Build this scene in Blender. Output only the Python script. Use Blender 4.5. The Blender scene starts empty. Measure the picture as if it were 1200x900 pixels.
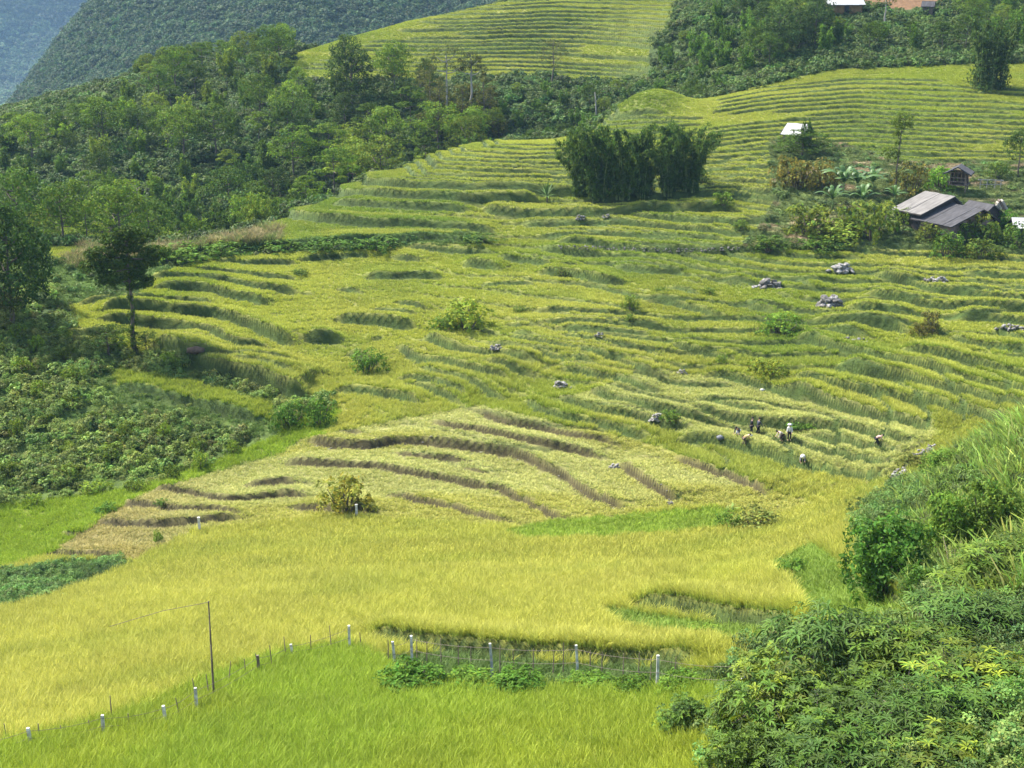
import bpy, math, random
import numpy as np
from mathutils import Vector, Matrix

SC = bpy.context.scene
COL = SC.collection
rng = np.random.default_rng(7)
random.seed(7)
R = math.radians

# ------------------------------------------------------------------ camera, sky, sun
CZ = 46.0                       # eye height above the local datum
F_PX = 1650.0                   # focal length in pixels of the 1200 px wide photograph
PITCH = R(17.2)
cam_d = bpy.data.cameras.new('camera')
cam = bpy.data.objects.new('camera', cam_d)
COL.objects.link(cam)
cam.location = (0, 0, CZ)
cam.rotation_euler = (R(90) - PITCH, 0, 0)
cam_d.sensor_width = 36.0
cam_d.lens = 36.0 * F_PX / 1200.0
cam_d.clip_start = 0.5
cam_d.clip_end = 12000
SC.camera = cam

SUN_EL, SUN_AZ = R(53), R(-60)  # azimuth from the view direction, minus = to the left
sun_vec = Vector((math.sin(SUN_AZ) * math.cos(SUN_EL), math.cos(SUN_AZ) * math.cos(SUN_EL), math.sin(SUN_EL)))
W = bpy.data.worlds.new('World')
SC.world = W
W.use_nodes = True
wn = W.node_tree
wn.nodes.clear()
sky = wn.nodes.new('ShaderNodeTexSky')
sky.sky_type = 'NISHITA'
sky.sun_disc = False
sky.sun_elevation = SUN_EL
sky.sun_rotation = SUN_AZ
sky.air_density = 1.0
sky.dust_density = 2.0
bg = wn.nodes.new('ShaderNodeBackground')
bg.inputs['Strength'].default_value = 0.15
wo = wn.nodes.new('ShaderNodeOutputWorld')
wn.links.new(sky.outputs[0], bg.inputs[0])
wn.links.new(bg.outputs[0], wo.inputs[0])
sd = bpy.data.lights.new('sun', 'SUN')
sd.energy = 3.9
sd.angle = R(1.2)
sd.color = (1.0, 0.95, 0.86)
so = bpy.data.objects.new('sun', sd)
COL.objects.link(so)
so.rotation_euler = (-sun_vec).to_track_quat('-Z', 'Y').to_euler()
so.location = (0, 0, 200)
SC.view_settings.view_transform = 'Standard'
SC.view_settings.look = 'None'
SC.view_settings.exposure = 1.52
SC.view_settings.gamma = 1.0
SC.render.engine = 'CYCLES'
SC.cycles.max_bounces = 6
SC.cycles.diffuse_bounces = 3
SC.cycles.transmission_bounces = 3
SC.cycles.volume_bounces = 0
SC.cycles.use_denoising = True

# ------------------------------------------------------------------ helpers
CP, SP = math.cos(PITCH), math.sin(PITCH)

def ray(u, v):
    xc = (np.asarray(u, float) - 600.0) / F_PX
    yc = (450.0 - np.asarray(v, float)) / F_PX
    return xc, CP + yc * SP, -SP + yc * CP

def at(u, v, Y):
    x, y, z = ray(u, v)
    return np.array([x * Y / y, Y + 0 * x, CZ + z * Y / y])

def proj(x, y, z):
    z = z - CZ
    d = y * CP - z * SP
    return 600 + F_PX * x / d, 450 - F_PX * (y * SP + z * CP) / d

def hash2(ix, iy, seed):
    h = (ix.astype(np.int64) * 374761393 + iy.astype(np.int64) * 668265263 + seed * 1442695041) & 0xFFFFFFFF
    h = ((h ^ (h >> 13)) * 1274126177) & 0xFFFFFFFF
    return ((h ^ (h >> 16)) & 0xFFFF) / 65535.0

def vnoise(x, y, seed=0):
    x = np.asarray(x, float); y = np.asarray(y, float)
    ix, iy = np.floor(x), np.floor(y)
    fx, fy = x - ix, y - iy
    fx = fx * fx * (3 - 2 * fx); fy = fy * fy * (3 - 2 * fy)
    a = hash2(ix, iy, seed); b = hash2(ix + 1, iy, seed)
    c = hash2(ix, iy + 1, seed); d = hash2(ix + 1, iy + 1, seed)
    return (a * (1 - fx) + b * fx) * (1 - fy) + (c * (1 - fx) + d * fx) * fy

def fbm(x, y, seed=0, o=4):
    s, a, t = 0, 1.0, 0
    for k in range(o):
        s = s + a * vnoise(x * 2 ** k, y * 2 ** k, seed + k); t += a; a *= 0.5
    return s / t

def sstep(a, b, x):
    t = np.clip((x - a) / (b - a), 0, 1)
    return t * t * (3 - 2 * t)

def inpoly(u, v, poly):
    u = np.asarray(u); v = np.asarray(v)
    r = np.zeros(u.shape, bool)
    n = len(poly)
    for i in range(n):
        x1, y1 = poly[i]; x2, y2 = poly[(i + 1) % n]
        if y1 == y2: continue
        c = ((y1 > v) != (y2 > v)) & (u < (x2 - x1) * (v - y1) / (y2 - y1) + x1)
        r ^= c
    return r

def tag(o, label=None, cat=None, group=None, kind=None):
    if label: o['label'] = label
    if cat: o['category'] = cat
    if group: o['group'] = group
    if kind: o['kind'] = kind
    return o

def empty(name, loc=(0, 0, 0), rz=0.0):
    o = bpy.data.objects.new(name, None)
    o.empty_display_size = 0.3
    o.location = loc; o.rotation_euler = (0, 0, rz)
    COL.objects.link(o)
    return o

def copy_tree(o, parent=None):
    c = o.copy(); COL.objects.link(c)
    if parent: c.parent = parent
    for ch in list(o.children):
        copy_tree(ch, c)
    return c

def add_obj(name, me, parent=None, mats=()):
    o = bpy.data.objects.new(name, me)
    COL.objects.link(o)
    for m in mats:
        me.materials.append(m)
    if parent: o.parent = parent
    return o

def np_mesh(name, verts, faces, smooth=False, col=None, midx=None):
    """faces: (n,3) or (n,4) array of the same size, col: per-vertex rgb"""
    me = bpy.data.meshes.new(name)
    verts = np.asarray(verts, np.float32); faces = np.asarray(faces, np.int32)
    k = faces.shape[1]
    me.vertices.add(len(verts)); me.vertices.foreach_set('co', verts.ravel())
    me.loops.add(faces.size); me.loops.foreach_set('vertex_index', faces.ravel())
    me.polygons.add(len(faces))
    me.polygons.foreach_set('loop_start', np.arange(0, faces.size, k, dtype=np.int32))
    me.polygons.foreach_set('loop_total', np.full(len(faces), k, np.int32))
    if smooth: me.polygons.foreach_set('use_smooth', np.ones(len(faces), bool))
    if midx is not None: me.polygons.foreach_set('material_index', np.asarray(midx, np.int32))
    me.update(calc_edges=True)
    if col is not None:
        a = me.color_attributes.new('tint', 'FLOAT_COLOR', 'POINT')
        c = np.ones((len(verts), 4), np.float32); c[:, :3] = col
        a.data.foreach_set('color', c.ravel())
    me.validate()
    return me

class MB:
    """collects boxes, tubes and lumps into one mesh"""
    def __init__(s): s.v = []; s.f = []; s.n = 0
    def add(s, v, f):
        s.v += [tuple(p) for p in v]; s.f += [tuple(i + s.n for i in q) for q in f]; s.n += len(v); return s
    def box(s, c, size, M=None, taper=1.0):
        sx, sy, sz = (d / 2 for d in size)
        v = [Vector((x * sx * (taper if z > 0 else 1), y * sy * (taper if z > 0 else 1), z * sz)) for z in (-1, 1) for y in (-1, 1) for x in (-1, 1)]
        if M is not None: v = [M @ p for p in v]
        v = [p + Vector(c) for p in v]
        return s.add(v, [(0, 2, 3, 1), (4, 5, 7, 6), (0, 1, 5, 4), (2, 6, 7, 3), (0, 4, 6, 2), (1, 3, 7, 5)])
    def tube(s, pts, rad, n=6, cap=True):
        pts = [Vector(p) for p in pts]
        if not hasattr(rad, '__len__'): rad = [rad] * len(pts)
        v = []; f = []
        for i, p in enumerate(pts):
            d = (pts[min(i + 1, len(pts) - 1)] - pts[max(i - 1, 0)]).normalized()
            a = d.orthogonal().normalized() if i == 0 else (a - d * a.dot(d)).normalized()
            b = d.cross(a)
            for k in range(n):
                t = 2 * math.pi * k / n
                v.append(p + (a * math.cos(t) + b * math.sin(t)) * rad[i])
        for i in range(len(pts) - 1):
            for k in range(n):
                f.append((i * n + k, i * n + (k + 1) % n, (i + 1) * n + (k + 1) % n, (i + 1) * n + k))
        if cap:
            f.append(tuple(reversed(range(n)))); f.append(tuple(range((len(pts) - 1) * n, len(pts) * n)))
        return s.add(v, f)
    def lump(s, c, r, seed=0, rough=0.35, M=None):
        t = (1 + 5 ** .5) / 2
        P = [(-1, t, 0), (1, t, 0), (-1, -t, 0), (1, -t, 0), (0, -1, t), (0, 1, t), (0, -1, -t), (0, 1, -t), (t, 0, -1), (t, 0, 1), (-t, 0, -1), (-t, 0, 1)]
        Fc = [(0, 11, 5), (0, 5, 1), (0, 1, 7), (0, 7, 10), (0, 10, 11), (1, 5, 9), (5, 11, 4), (11, 10, 2), (10, 7, 6), (7, 1, 8), (3, 9, 4), (3, 4, 2), (3, 2, 6), (3, 6, 8), (3, 8, 9), (4, 9, 5), (2, 4, 11), (6, 2, 10), (8, 6, 7), (9, 8, 1)]
        rr = random.Random(seed)
        v = []
        for p in P:
            q = Vector(p).normalized() * (1 + rr.uniform(-rough, rough))
            q = Vector((q.x * r[0], q.y * r[1], q.z * r[2]))
            if M is not None: q = M @ q
            v.append(q + Vector(c))
        return s.add(v, Fc)
    def build(s, name, mat, parent=None, smooth=False):
        me = bpy.data.meshes.new(name)
        me.from_pydata(s.v, [], s.f)
        if smooth: me.polygons.foreach_set('use_smooth', np.ones(len(me.polygons), bool))
        me.update()
        return add_obj(name, me, parent, [mat] if mat else [])

# ------------------------------------------------------------------ materials
def mat_base(name):
    m = bpy.data.materials.new(name); m.use_nodes = True
    n = m.node_tree; n.nodes.clear()
    return m, n, n.nodes.new, n.links.new

def mat_plain(name, c, rough=0.8, nscale=6.0, var=0.25, bump=0.0, spec=0.3, stretch=(1, 1, 1)):
    m, n, N, L = mat_base(name)
    out = N('ShaderNodeOutputMaterial'); p = N('ShaderNodeBsdfPrincipled')
    tc = N('ShaderNodeTexCoord'); mp = N('ShaderNodeMapping'); mp.inputs['Scale'].default_value = stretch
    ns = N('ShaderNodeTexNoise'); ns.inputs['Scale'].default_value = nscale; ns.inputs['Detail'].default_value = 5
    cr = N('ShaderNodeMapRange'); cr.inputs['To Min'].default_value = 1 - var; cr.inputs['To Max'].default_value = 1 + var
    cr.inputs['From Min'].default_value = 0.3; cr.inputs['From Max'].default_value = 0.7
    mx = N('ShaderNodeMix'); mx.data_type = 'RGBA'; mx.blend_type = 'MULTIPLY'; mx.inputs[0].default_value = 1.0
    mx.inputs[6].default_value = (*c, 1)
    L(tc.outputs['Object'], mp.inputs[0]); L(mp.outputs[0], ns.inputs['Vector'])
    L(ns.outputs['Fac'], cr.inputs[0]); L(cr.outputs[0], mx.inputs[7])
    L(mx.outputs[2], p.inputs['Base Color'])
    p.inputs['Roughness'].default_value = rough; p.inputs['Specular IOR Level'].default_value = spec
    if bump:
        b = N('ShaderNodeBump'); b.inputs['Strength'].default_value = bump; b.inputs['Distance'].default_value = 0.05
        L(ns.outputs['Fac'], b.inputs['Height']); L(b.outputs[0], p.inputs['Normal'])
    L(p.outputs[0], out.inputs[0])
    return m

def mat_leaf(name, c, trans=0.35, instancer=False, objcol=False, rough=0.55, spec=0.25):
    """leaf material: colour x per-leaf tint (x instance tint x object colour), partly translucent"""
    m, n, N, L = mat_base(name)
    out = N('ShaderNodeOutputMaterial'); p = N('ShaderNodeBsdfPrincipled'); t = N('ShaderNodeBsdfTranslucent')
    mix = N('ShaderNodeMixShader'); mix.inputs[0].default_value = trans
    at_ = N('ShaderNodeAttribute'); at_.attribute_name = 'tint'
    mx = N('ShaderNodeMix'); mx.data_type = 'RGBA'; mx.blend_type = 'MULTIPLY'; mx.inputs[0].default_value = 1.0
    mx.inputs[6].default_value = (*c, 1)
    L(at_.outputs['Color'], mx.inputs[7]); cur = mx.outputs[2]
    def mul(sock):
        nonlocal cur
        k = N('ShaderNodeMix'); k.data_type = 'RGBA'; k.blend_type = 'MULTIPLY'; k.inputs[0].default_value = 1.0
        L(cur, k.inputs[6]); L(sock, k.inputs[7]); cur = k.outputs[2]
    if instancer:
        ai = N('ShaderNodeAttribute'); ai.attribute_type = 'INSTANCER'; ai.attribute_name = 'itint'
        mul(ai.outputs['Color'])
    if objcol:
        oi = N('ShaderNodeObjectInfo'); mul(oi.outputs['Color'])
    L(cur, p.inputs['Base Color']); L(cur, t.inputs['Color'])
    p.inputs['Roughness'].default_value = rough; p.inputs['Specular IOR Level'].default_value = spec
    L(p.outputs[0], mix.inputs[1]); L(t.outputs[0], mix.inputs[2]); L(mix.outputs[0], out.inputs[0])
    return m

# ------------------------------------------------------------------ the lie of the land
# (u, v, Y): where the photograph shows the ground, with its distance; ('z', u, Y, z): ground hidden behind a crest
CTRL = [
 (-150,900,42),(0,900,41),(400,900,40),(800,900,37),(200,990,33),(600,990,32),
 (-120,800,57),(0,800,56),(300,800,53),(600,800,52),(850,800,48),
 (-100,720,74),(0,720,71),(300,700,72),(600,700,69),(850,700,64),(950,720,57),
 (-50,660,96),(100,660,90),(200,640,92),(600,640,86),(850,640,82),(950,640,78),
 (-60,640,102),(0,640,100),(150,600,102),(300,600,101),(600,600,98),(850,600,95),(1000,600,90),
 (300,560,110),(600,560,107),(850,560,105),(1050,560,99),
 (350,500,119),(600,500,117),(850,500,117),(1080,515,111),
 (420,450,130),(600,450,128),(850,450,127),(1150,450,124),(1290,450,124),
 (240,400,138),(420,400,141),(600,400,139),(850,400,138),(1150,400,136),
 (130,355,148),(350,350,154),(600,350,153),(850,350,150),(1150,350,149),(1290,350,148),
 (100,300,162),(220,300,168),(400,300,170),(600,300,168),(850,300,164),(1150,300,161),
 (350,260,183),(600,260,181),(850,260,176),(1050,262,170),(1180,262,170),(1290,250,176),
 (420,220,197),(640,220,192),(850,220,188),(1100,212,184),(1190,215,184),
 (500,185,209),(700,185,203),(850,185,201),(1150,185,198),(1290,185,198),
 (560,166,216),(640,166,215),(740,140,223),(850,140,219),(1150,140,215),
 (752,122,230),(860,112,236),(1000,100,238),(1150,105,232),(1290,105,230),(980,88,245),(1180,80,246),
 (0,590,108),(0,450,124),(0,380,136),(-100,480,122),(-120,600,108),(70,320,155),(150,420,133),(200,560,112),(300,520,117),(60,290,164),
 ('z',-100,190,CZ-41),('z',60,195,CZ-45),('z',220,207,CZ-46),('z',330,220,CZ-44),('z',430,236,CZ-41),('z',540,243,CZ-37),('z',650,240,CZ-36),('z',745,252,CZ-31),
 (-80,170,285),(0,145,292),(100,112,302),(200,85,322),(250,70,330),(330,52,345),(100,220,245),(200,170,265),(300,120,285),(350,170,256),(430,150,262),(430,90,285),(540,130,263),(640,125,265),
 ('z',-100,345,CZ-42),('z',100,360,CZ-40),('z',230,385,CZ-34),('z',400,380,CZ-26),('z',560,375,CZ-18),
 (600,86,288),(750,92,288),(700,45,308),(700,0,330),(605,-3,330),(560,9,327),(480,24,322),(400,46,318),(343,64,312),(480,62,304),(335,82,328),(400,64,334),(480,42,338),(560,27,343),(605,15,346),(800,-10,332),
 (850,75,266),(800,30,292),(900,30,285),(1000,40,284),(1100,60,264),(1190,50,268),(1000,5,302),(1180,5,300),(700,-45,352),(1000,-45,330),(1290,-20,310),
 (1200,520,68),(1290,480,70),(1120,600,66),(1040,680,57),(1000,720,52),(870,850,40),(1200,700,42),(1290,700,40),(1200,900,25),(1000,900,30),(1060,560,96),(1130,530,84),
]
PTS = []
for c in CTRL:
    if c[0] == 'z':
        PTS.append(((c[1] - 600) / F_PX * c[2], c[2], c[3]))
    else:
        PTS.append(tuple(at(*c)))
PTS = np.array(PTS)

def tps_fit(P, lam=0.6):
    n = len(P); xy = P[:, :2]
    d = np.linalg.norm(xy[:, None] - xy[None], axis=2)
    K = np.where(d > 0, d * d * np.log(d + 1e-9), 0) + lam * np.eye(n) * 40
    Q = np.hstack([np.ones((n, 1)), xy])
    A = np.vstack([np.hstack([K, Q]), np.hstack([Q.T, np.zeros((3, 3))])])
    w = np.linalg.solve(A, np.concatenate([P[:, 2], np.zeros(3)]))
    return w
TW = tps_fit(PTS)
def smooth_z(x, y):
    sh = x.shape; x = x.ravel(); y = y.ravel()
    out = TW[-3] + TW[-2] * x + TW[-1] * y
    for i, p in enumerate(PTS):
        d2 = (x - p[0]) ** 2 + (y - p[1]) ** 2
        out = out + TW[i] * 0.5 * d2 * np.log(d2 + 1e-9)
    return out.reshape(sh)

# grid: rows by distance, columns spread over a strip that widens with distance
def rows_from(segs):
    r = []
    for a, b, st in segs: r += list(np.arange(a, b, st))
    return np.array(r)
ROWS = rows_from([(14, 30, .4), (30, 90, .24), (90, 180, .23), (180, 250, .30), (250, 345, .30), (345, 400, 1.2)])
NC = 600
SCOL = np.linspace(-1, 1, NC)
def halfw(Y): return 0.435 * Y + 9
GX = SCOL[None, :] * halfw(ROWS)[:, None]
GY = np.repeat(ROWS[:, None], NC, 1)
# coarse evaluation, then bilinear onto the fine grid keeps this quick
cr = np.linspace(ROWS[0], ROWS[-1], 260); cs = np.linspace(-1, 1, 160)
CG = smooth_z(cs[None, :] * halfw(cr)[:, None], np.repeat(cr[:, None], len(cs), 1))
# the rounded grassy knoll behind the bamboo
KN = at(754, 131, 229)
def knoll(x, y): return 2.3 * np.exp(-(((x - KN[0]) / 6.2) ** 2 + ((y - KN[1]) / 6) ** 2) ** 1.5)
CG = CG + knoll(cs[None, :] * halfw(cr)[:, None], np.repeat(cr[:, None], len(cs), 1))
def bil(G, ri, ci):
    ri = np.clip(ri, 0, G.shape[0] - 1.001); ci = np.clip(ci, 0, G.shape[1] - 1.001)
    r0 = ri.astype(int); c0 = ci.astype(int); fr = ri - r0; fc = ci - c0
    return (G[r0, c0] * (1 - fc) + G[r0, c0 + 1] * fc) * (1 - fr) + (G[r0 + 1, c0] * (1 - fc) + G[r0 + 1, c0 + 1] * fc) * fr
def S_at(x, y):
    return bil(CG, np.interp(y, cr, np.arange(len(cr))), (np.asarray(x) / halfw(y) + 1) / 2 * (len(cs) - 1))
S = S_at(GX, GY)
def G_at(G, x, y):
    x = np.asarray(x, float); y = np.asarray(y, float)
    return bil(G, np.interp(y, ROWS, np.arange(len(ROWS))), (x / halfw(y) + 1) / 2 * (NC - 1))

YS = np.arange(20, 398, 0.25)
def cast(u, v, fn=None, ymin=20, ymax=398):
    """first place where the sight line through a pixel meets the ground"""
    fn = fn or S_at
    Y = YS[(YS >= ymin) & (YS <= ymax)]
    x, y, z = ray(u, v)
    px = x / y * Y; pz = CZ + z / y * Y
    d = pz - fn(px, Y)
    k = np.nonzero(d <= 0)[0]
    if len(k) == 0:
        k = int(np.argmin(d)); return np.array([px[k], Y[k], fn(px[k:k+1], Y[k:k+1])[0]])
    k = int(k[0])
    if k == 0: return np.array([px[0], Y[0], pz[0]])
    t = d[k - 1] / (d[k - 1] - d[k])
    yy = Y[k - 1] + t * (Y[k] - Y[k - 1])
    return np.array([x / y * yy, yy, CZ + z / y * yy])

# ------------------------------------------------------------------ terrace edges (left to right, uphill on the far side)
# (points, height of the step, 'g' grassy / 'b' bare brown bank, reach)
LINES = []
def ln(pts, h=0.8, k='g', L=3.5): LINES.append((pts, h, k, L))
ln([(240,305),(285,310),(360,308)],.7); ln([(215,316),(260,319),(297,323),(360,330)],.7)
ln([(167,327),(222,328),(267,333),(310,341),(360,346)],1.0); ln([(167,338),(240,341),(272,350),(315,358),(330,358)],1.1)
ln([(82,356),(135,355),(210,355),(243,360),(262,365)],.8); ln([(105,366),(172,366),(220,372),(250,370),(285,380),(310,392),(335,404),(362,406)],1.5)
ln([(102,377),(160,380),(210,386),(250,395),(272,409),(295,412),(328,408)],1.1); ln([(70,390),(110,392),(155,391)],.8)
ln([(210,420),(250,430),(297,431),(360,432)],.7); ln([(260,436),(297,442),(330,448),(355,458)],.5)
ln([(167,405),(220,424),(260,442),(305,454),(342,470),(375,466)],2.0,'g',6); ln([(130,452),(215,473),(270,488),(318,496)],1.0,'g',4)
ln([(340,307),(378,302),(445,301)],.6); ln([(447,301),(480,305),(505,309)],.6); ln([(465,289),(510,294),(565,299),(590,297)],.7)
ln([(530,310),(570,315),(600,318)],1.2); ln([(415,325),(458,326),(495,326),(530,325)],.9); ln([(572,303),(620,307),(660,313)],.8)
ln([(550,335),(640,332)],.4); ln([(340,345),(378,348)],.8); ln([(382,338),(437,345)],.7); ln([(447,359),(480,362),(515,365)],.7)
ln([(418,364),(460,369),(502,373)],.8); ln([(378,375),(420,380),(460,384),(500,386)],1.3); ln([(340,398),(375,402),(415,400)],1.7)
ln([(420,399),(465,397)],.6); ln([(490,393),(515,406),(552,417),(577,420),(640,432)],1.0); ln([(462,403),(480,418),(502,428),(525,431),(565,442),(607,449)],.9)
ln([(400,410),(415,420),(455,435)],1.2); ln([(485,430),(515,445),(547,454),(580,464),(587,469),(612,469)],.8)
ln([(450,446),(480,450),(520,456),(547,464),(557,470)],.7); ln([(457,455),(500,460),(535,470),(547,477)],.6)
ln([(380,459),(432,462),(480,470),(503,478)],.9); ln([(555,430),(585,435),(640,444)],.8); ln([(580,380),(640,385)],.5); ln([(590,392),(640,400)],.5)
ln([(340,432),(375,434)],.6)
ln([(620,295),(657,296),(705,302)],.8); ln([(710,310),(750,319),(780,320),(815,317)],.8); ln([(642,315),(690,316)],.7)
ln([(620,318),(657,322),(700,331),(730,335),(742,330)],1.1); ln([(790,330),(827,338)],.6); ln([(770,335),(800,342),(832,350)],.6)
ln([(740,338),(770,347)],.5); ln([(745,352),(780,356),(810,362),(827,369),(857,373)],.8); ln([(860,355),(885,362),(920,370)],.8)
ln([(835,330),(870,335),(885,339)],.7); ln([(620,365),(657,366),(720,370),(760,372)],.7); ln([(620,379),(682,382),(732,385),(790,388)],.7)
ln([(640,386),(690,390),(720,392),(780,395)],.5); ln([(640,393),(670,395),(725,406),(760,415),(790,425)],.5)
ln([(577,397),(620,402),(670,412),(707,422),(737,430),(755,440),(785,449)],.7); ln([(560,406),(620,417),(670,425),(715,432)],.7)
ln([(640,433),(670,437),(707,445),(740,452),(760,462),(790,460)],1.0); ln([(775,402),(810,412),(845,422),(880,430)],.9)
ln([(810,440),(857,445),(895,455),(920,462),(960,478)],.8); ln([(682,455),(705,465),(732,477),(755,487),(800,495),(850,502)],.9)
ln([(800,465),(832,475),(870,485),(920,490)],.6)
ln([(920,325),(945,335),(962,342)],.7); ln([(900,342),(940,352)],.6); ln([(1010,320),(1070,336),(1115,345),(1200,354),(1240,357)],.9)
ln([(1115,321),(1150,324),(1200,329),(1240,331)],.6); ln([(1115,330),(1145,337),(1200,342),(1240,345)],.6); ln([(1000,345),(1040,352),(1070,357),(1112,364),(1200,370),(1240,373)],1.0)
ln([(980,361),(1025,367),(1080,374)],1.2); ln([(1110,375),(1150,374),(1200,380),(1240,383)],1.0); ln([(945,376),(1000,382),(1055,386),(1075,397)],1.2)
ln([(960,390),(1000,395),(1025,402)],1.0); ln([(1105,390),(1125,402),(1165,410),(1200,414),(1240,418)],.9); ln([(1152,385),(1175,395),(1200,400),(1240,404)],.8)
ln([(920,394),(962,406),(1000,417),(1050,427),(1100,442),(1150,452),(1200,462),(1240,470)],1.0); ln([(1040,412),(1075,419),(1125,427),(1200,442),(1240,450)],1.0)
ln([(970,430),(1012,442),(1055,447),(1100,462),(1150,475),(1200,485),(1240,495)],1.4); ln([(915,442),(950,455),(1000,465),(1050,472),(1100,480),(1140,488),(1200,500)],1.2)
ln([(905,457),(960,472),(1000,485),(1040,495),(1085,502),(1110,506)],1.2)
ln([(790,485),(820,490),(857,494),(882,499),(917,501),(960,505),(1000,512),(1040,520),(1085,525)],1.1)
ln([(927,512),(965,520),(1000,529),(1040,535),(1066,538)],.8); ln([(892,517),(930,527),(965,535),(1000,544),(1035,550),(1054,552)],.8)
ln([(775,522),(817,518),(850,525),(900,536),(935,547),(972,557),(1010,562),(1045,564)],1.0)
ln([(782,532),(800,542),(825,552),(862,565),(885,575),(915,583)],.55,'b')
ln([(557,477),(568,488),(600,500),(637,506),(675,515),(707,521),(738,527)],.55,'b')
ln([(498,490),(520,501),(545,507),(575,515),(600,522),(637,529),(675,534),(707,540),(722,543)],.65,'b')
ln([(350,515),(370,524),(395,527),(432,527),(460,521),(495,521),(532,526),(560,529),(600,534),(615,538),(637,550),(660,559),(677,572),(695,585),(712,592),(742,603)],.85,'b')
ln([(707,545),(735,550),(750,565),(770,577),(785,587),(815,591)],.85,'b'); ln([(735,537),(785,540)],.4,'b')
ln([(607,467),(630,485),(660,495),(700,502),(740,512),(775,520)],.9); ln([(647,465),(675,482),(705,490),(750,497),(790,507),(825,515)],.9)
ln([(320,542),(382,545),(445,549),(470,555),(500,560),(535,567),(570,575),(590,577),(610,588),(640,602),(662,610),(688,611)],.65,'b')
ln([(268,572),(302,574),(340,570),(372,571)],.7,'b'); ln([(165,577),(202,577),(235,582),(255,590),(290,588),(340,583),(378,586)],.7,'b')
ln([(133,588),(165,595),(215,604),(245,604),(303,608)],.65,'b'); ln([(320,594),(370,597),(395,600),(460,604)],.6,'b')
ln([(100,614),(140,617),(190,617),(225,615),(302,607)],.6,'b'); ln([(443,576),(480,586),(520,595),(545,602),(582,611),(618,616)],.55,'b')
ln([(445,531),(480,536),(527,540),(570,548)],.4,'b',2); ln([(525,548),(570,560),(592,563)],.4,'b',2)
ln([(40,652),(77,654),(115,654),(155,652)],.7,'b'); ln([(62,624),(97,632)],.5,'b',2); ln([(382,511),(445,514)],.3,'b',2)
# near edges
ln([(415,742),(470,756),(520,764),(600,772),(700,778),(845,784)],1.0,'g',3); ln([(722,708),(760,716),(810,721),(860,728),(900,735),(950,741)],.9,'g',3)
ln([(985,672),(1000,690),(1030,706),(1090,722)],.6,'g',2)
# banks between the valley floor and the upper spur
ln([(180,312),(240,296),(330,292),(400,287),(470,284),(520,284),(570,290)],1.2,'g',4); ln([(640,290),(700,292),(770,296),(850,296),(930,296)],1.0,'g',4)
ln([(270,250),(345,255),(400,262),(470,266),(540,270),(590,276)],1.2,'g',3); ln([(387,239),(460,242),(540,247),(560,250)],.8,'g',3)
ln([(310,226),(400,230),(470,234),(540,238),(600,238),(640,236)],1.3,'g',3.5); ln([(331,214),(400,217),(470,222),(540,225),(620,228),(690,229)],1.4,'g',3.5)
ln([(558,243),(570,250),(600,254),(640,255),(680,256),(740,254),(800,249),(870,247)],1.3,'g',3.5)
ln([(690,240),(760,235),(820,230),(880,232),(930,240)],.9,'g',3); ln([(730,256),(800,262),(860,264),(920,262)],.8,'g',3)
ln([(600,266),(680,264),(740,264),(800,272),(860,277),(930,279)],.7,'g',3); ln([(620,279),(700,277),(780,281),(860,287)],.6,'g',3)

def resamp(pts, n):
    p = np.array(pts, float)
    d = np.concatenate([[0], np.cumsum(np.linalg.norm(np.diff(p, axis=0), axis=1))])
    t = np.linspace(0, d[-1], n)
    return np.stack([np.interp(t, d, p[:, 0]), np.interp(t, d, p[:, 1])], 1)
FAM = []
def family(top, bot, n, ymin, sp, jit=0.25):
    a, b = resamp(top, 24), resamp(bot, 24)
    prev = None
    for i in range(n):
        t = (i + 0.5) / n
        l = a * (1 - t) + b * t
        wob = (vnoise(np.arange(24) * .35 + i * 7.1, np.full(24, i * 1.7), 5) - .5) * jit * 2 * abs(b[:, 1] - a[:, 1]).mean() / n
        l = l.copy(); l[:, 1] += wob
        i0 = 0 if rng.random() > .35 else int(rng.integers(0, 7)); i1 = 24 if rng.random() > .35 else int(rng.integers(17, 24))
        FAM.append((l[i0:i1], ymin, sp))
family([(505,166),(560,165),(640,168),(720,166),(830,150)],[(340,210),(450,214),(540,220),(690,222),(830,222)],10,180,2.1)
family([(835,112),(900,100),(1000,90),(1120,92),(1240,100)],[(790,205),(900,198),(1000,196),(1100,204),(1240,206)],19,180,2.7)
family([(690,135),(760,128),(840,135)],[(640,166),(740,160),(830,150)],5,205,2.2)
family([(800,208),(900,204),(960,210)],[(760,232),(850,228),(940,236)],4,175,2.6)
family([(590,-14),(700,-24),(830,-20)],[(340,82),(480,86),(600,84),(780,93)],22,280,1.9)

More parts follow.
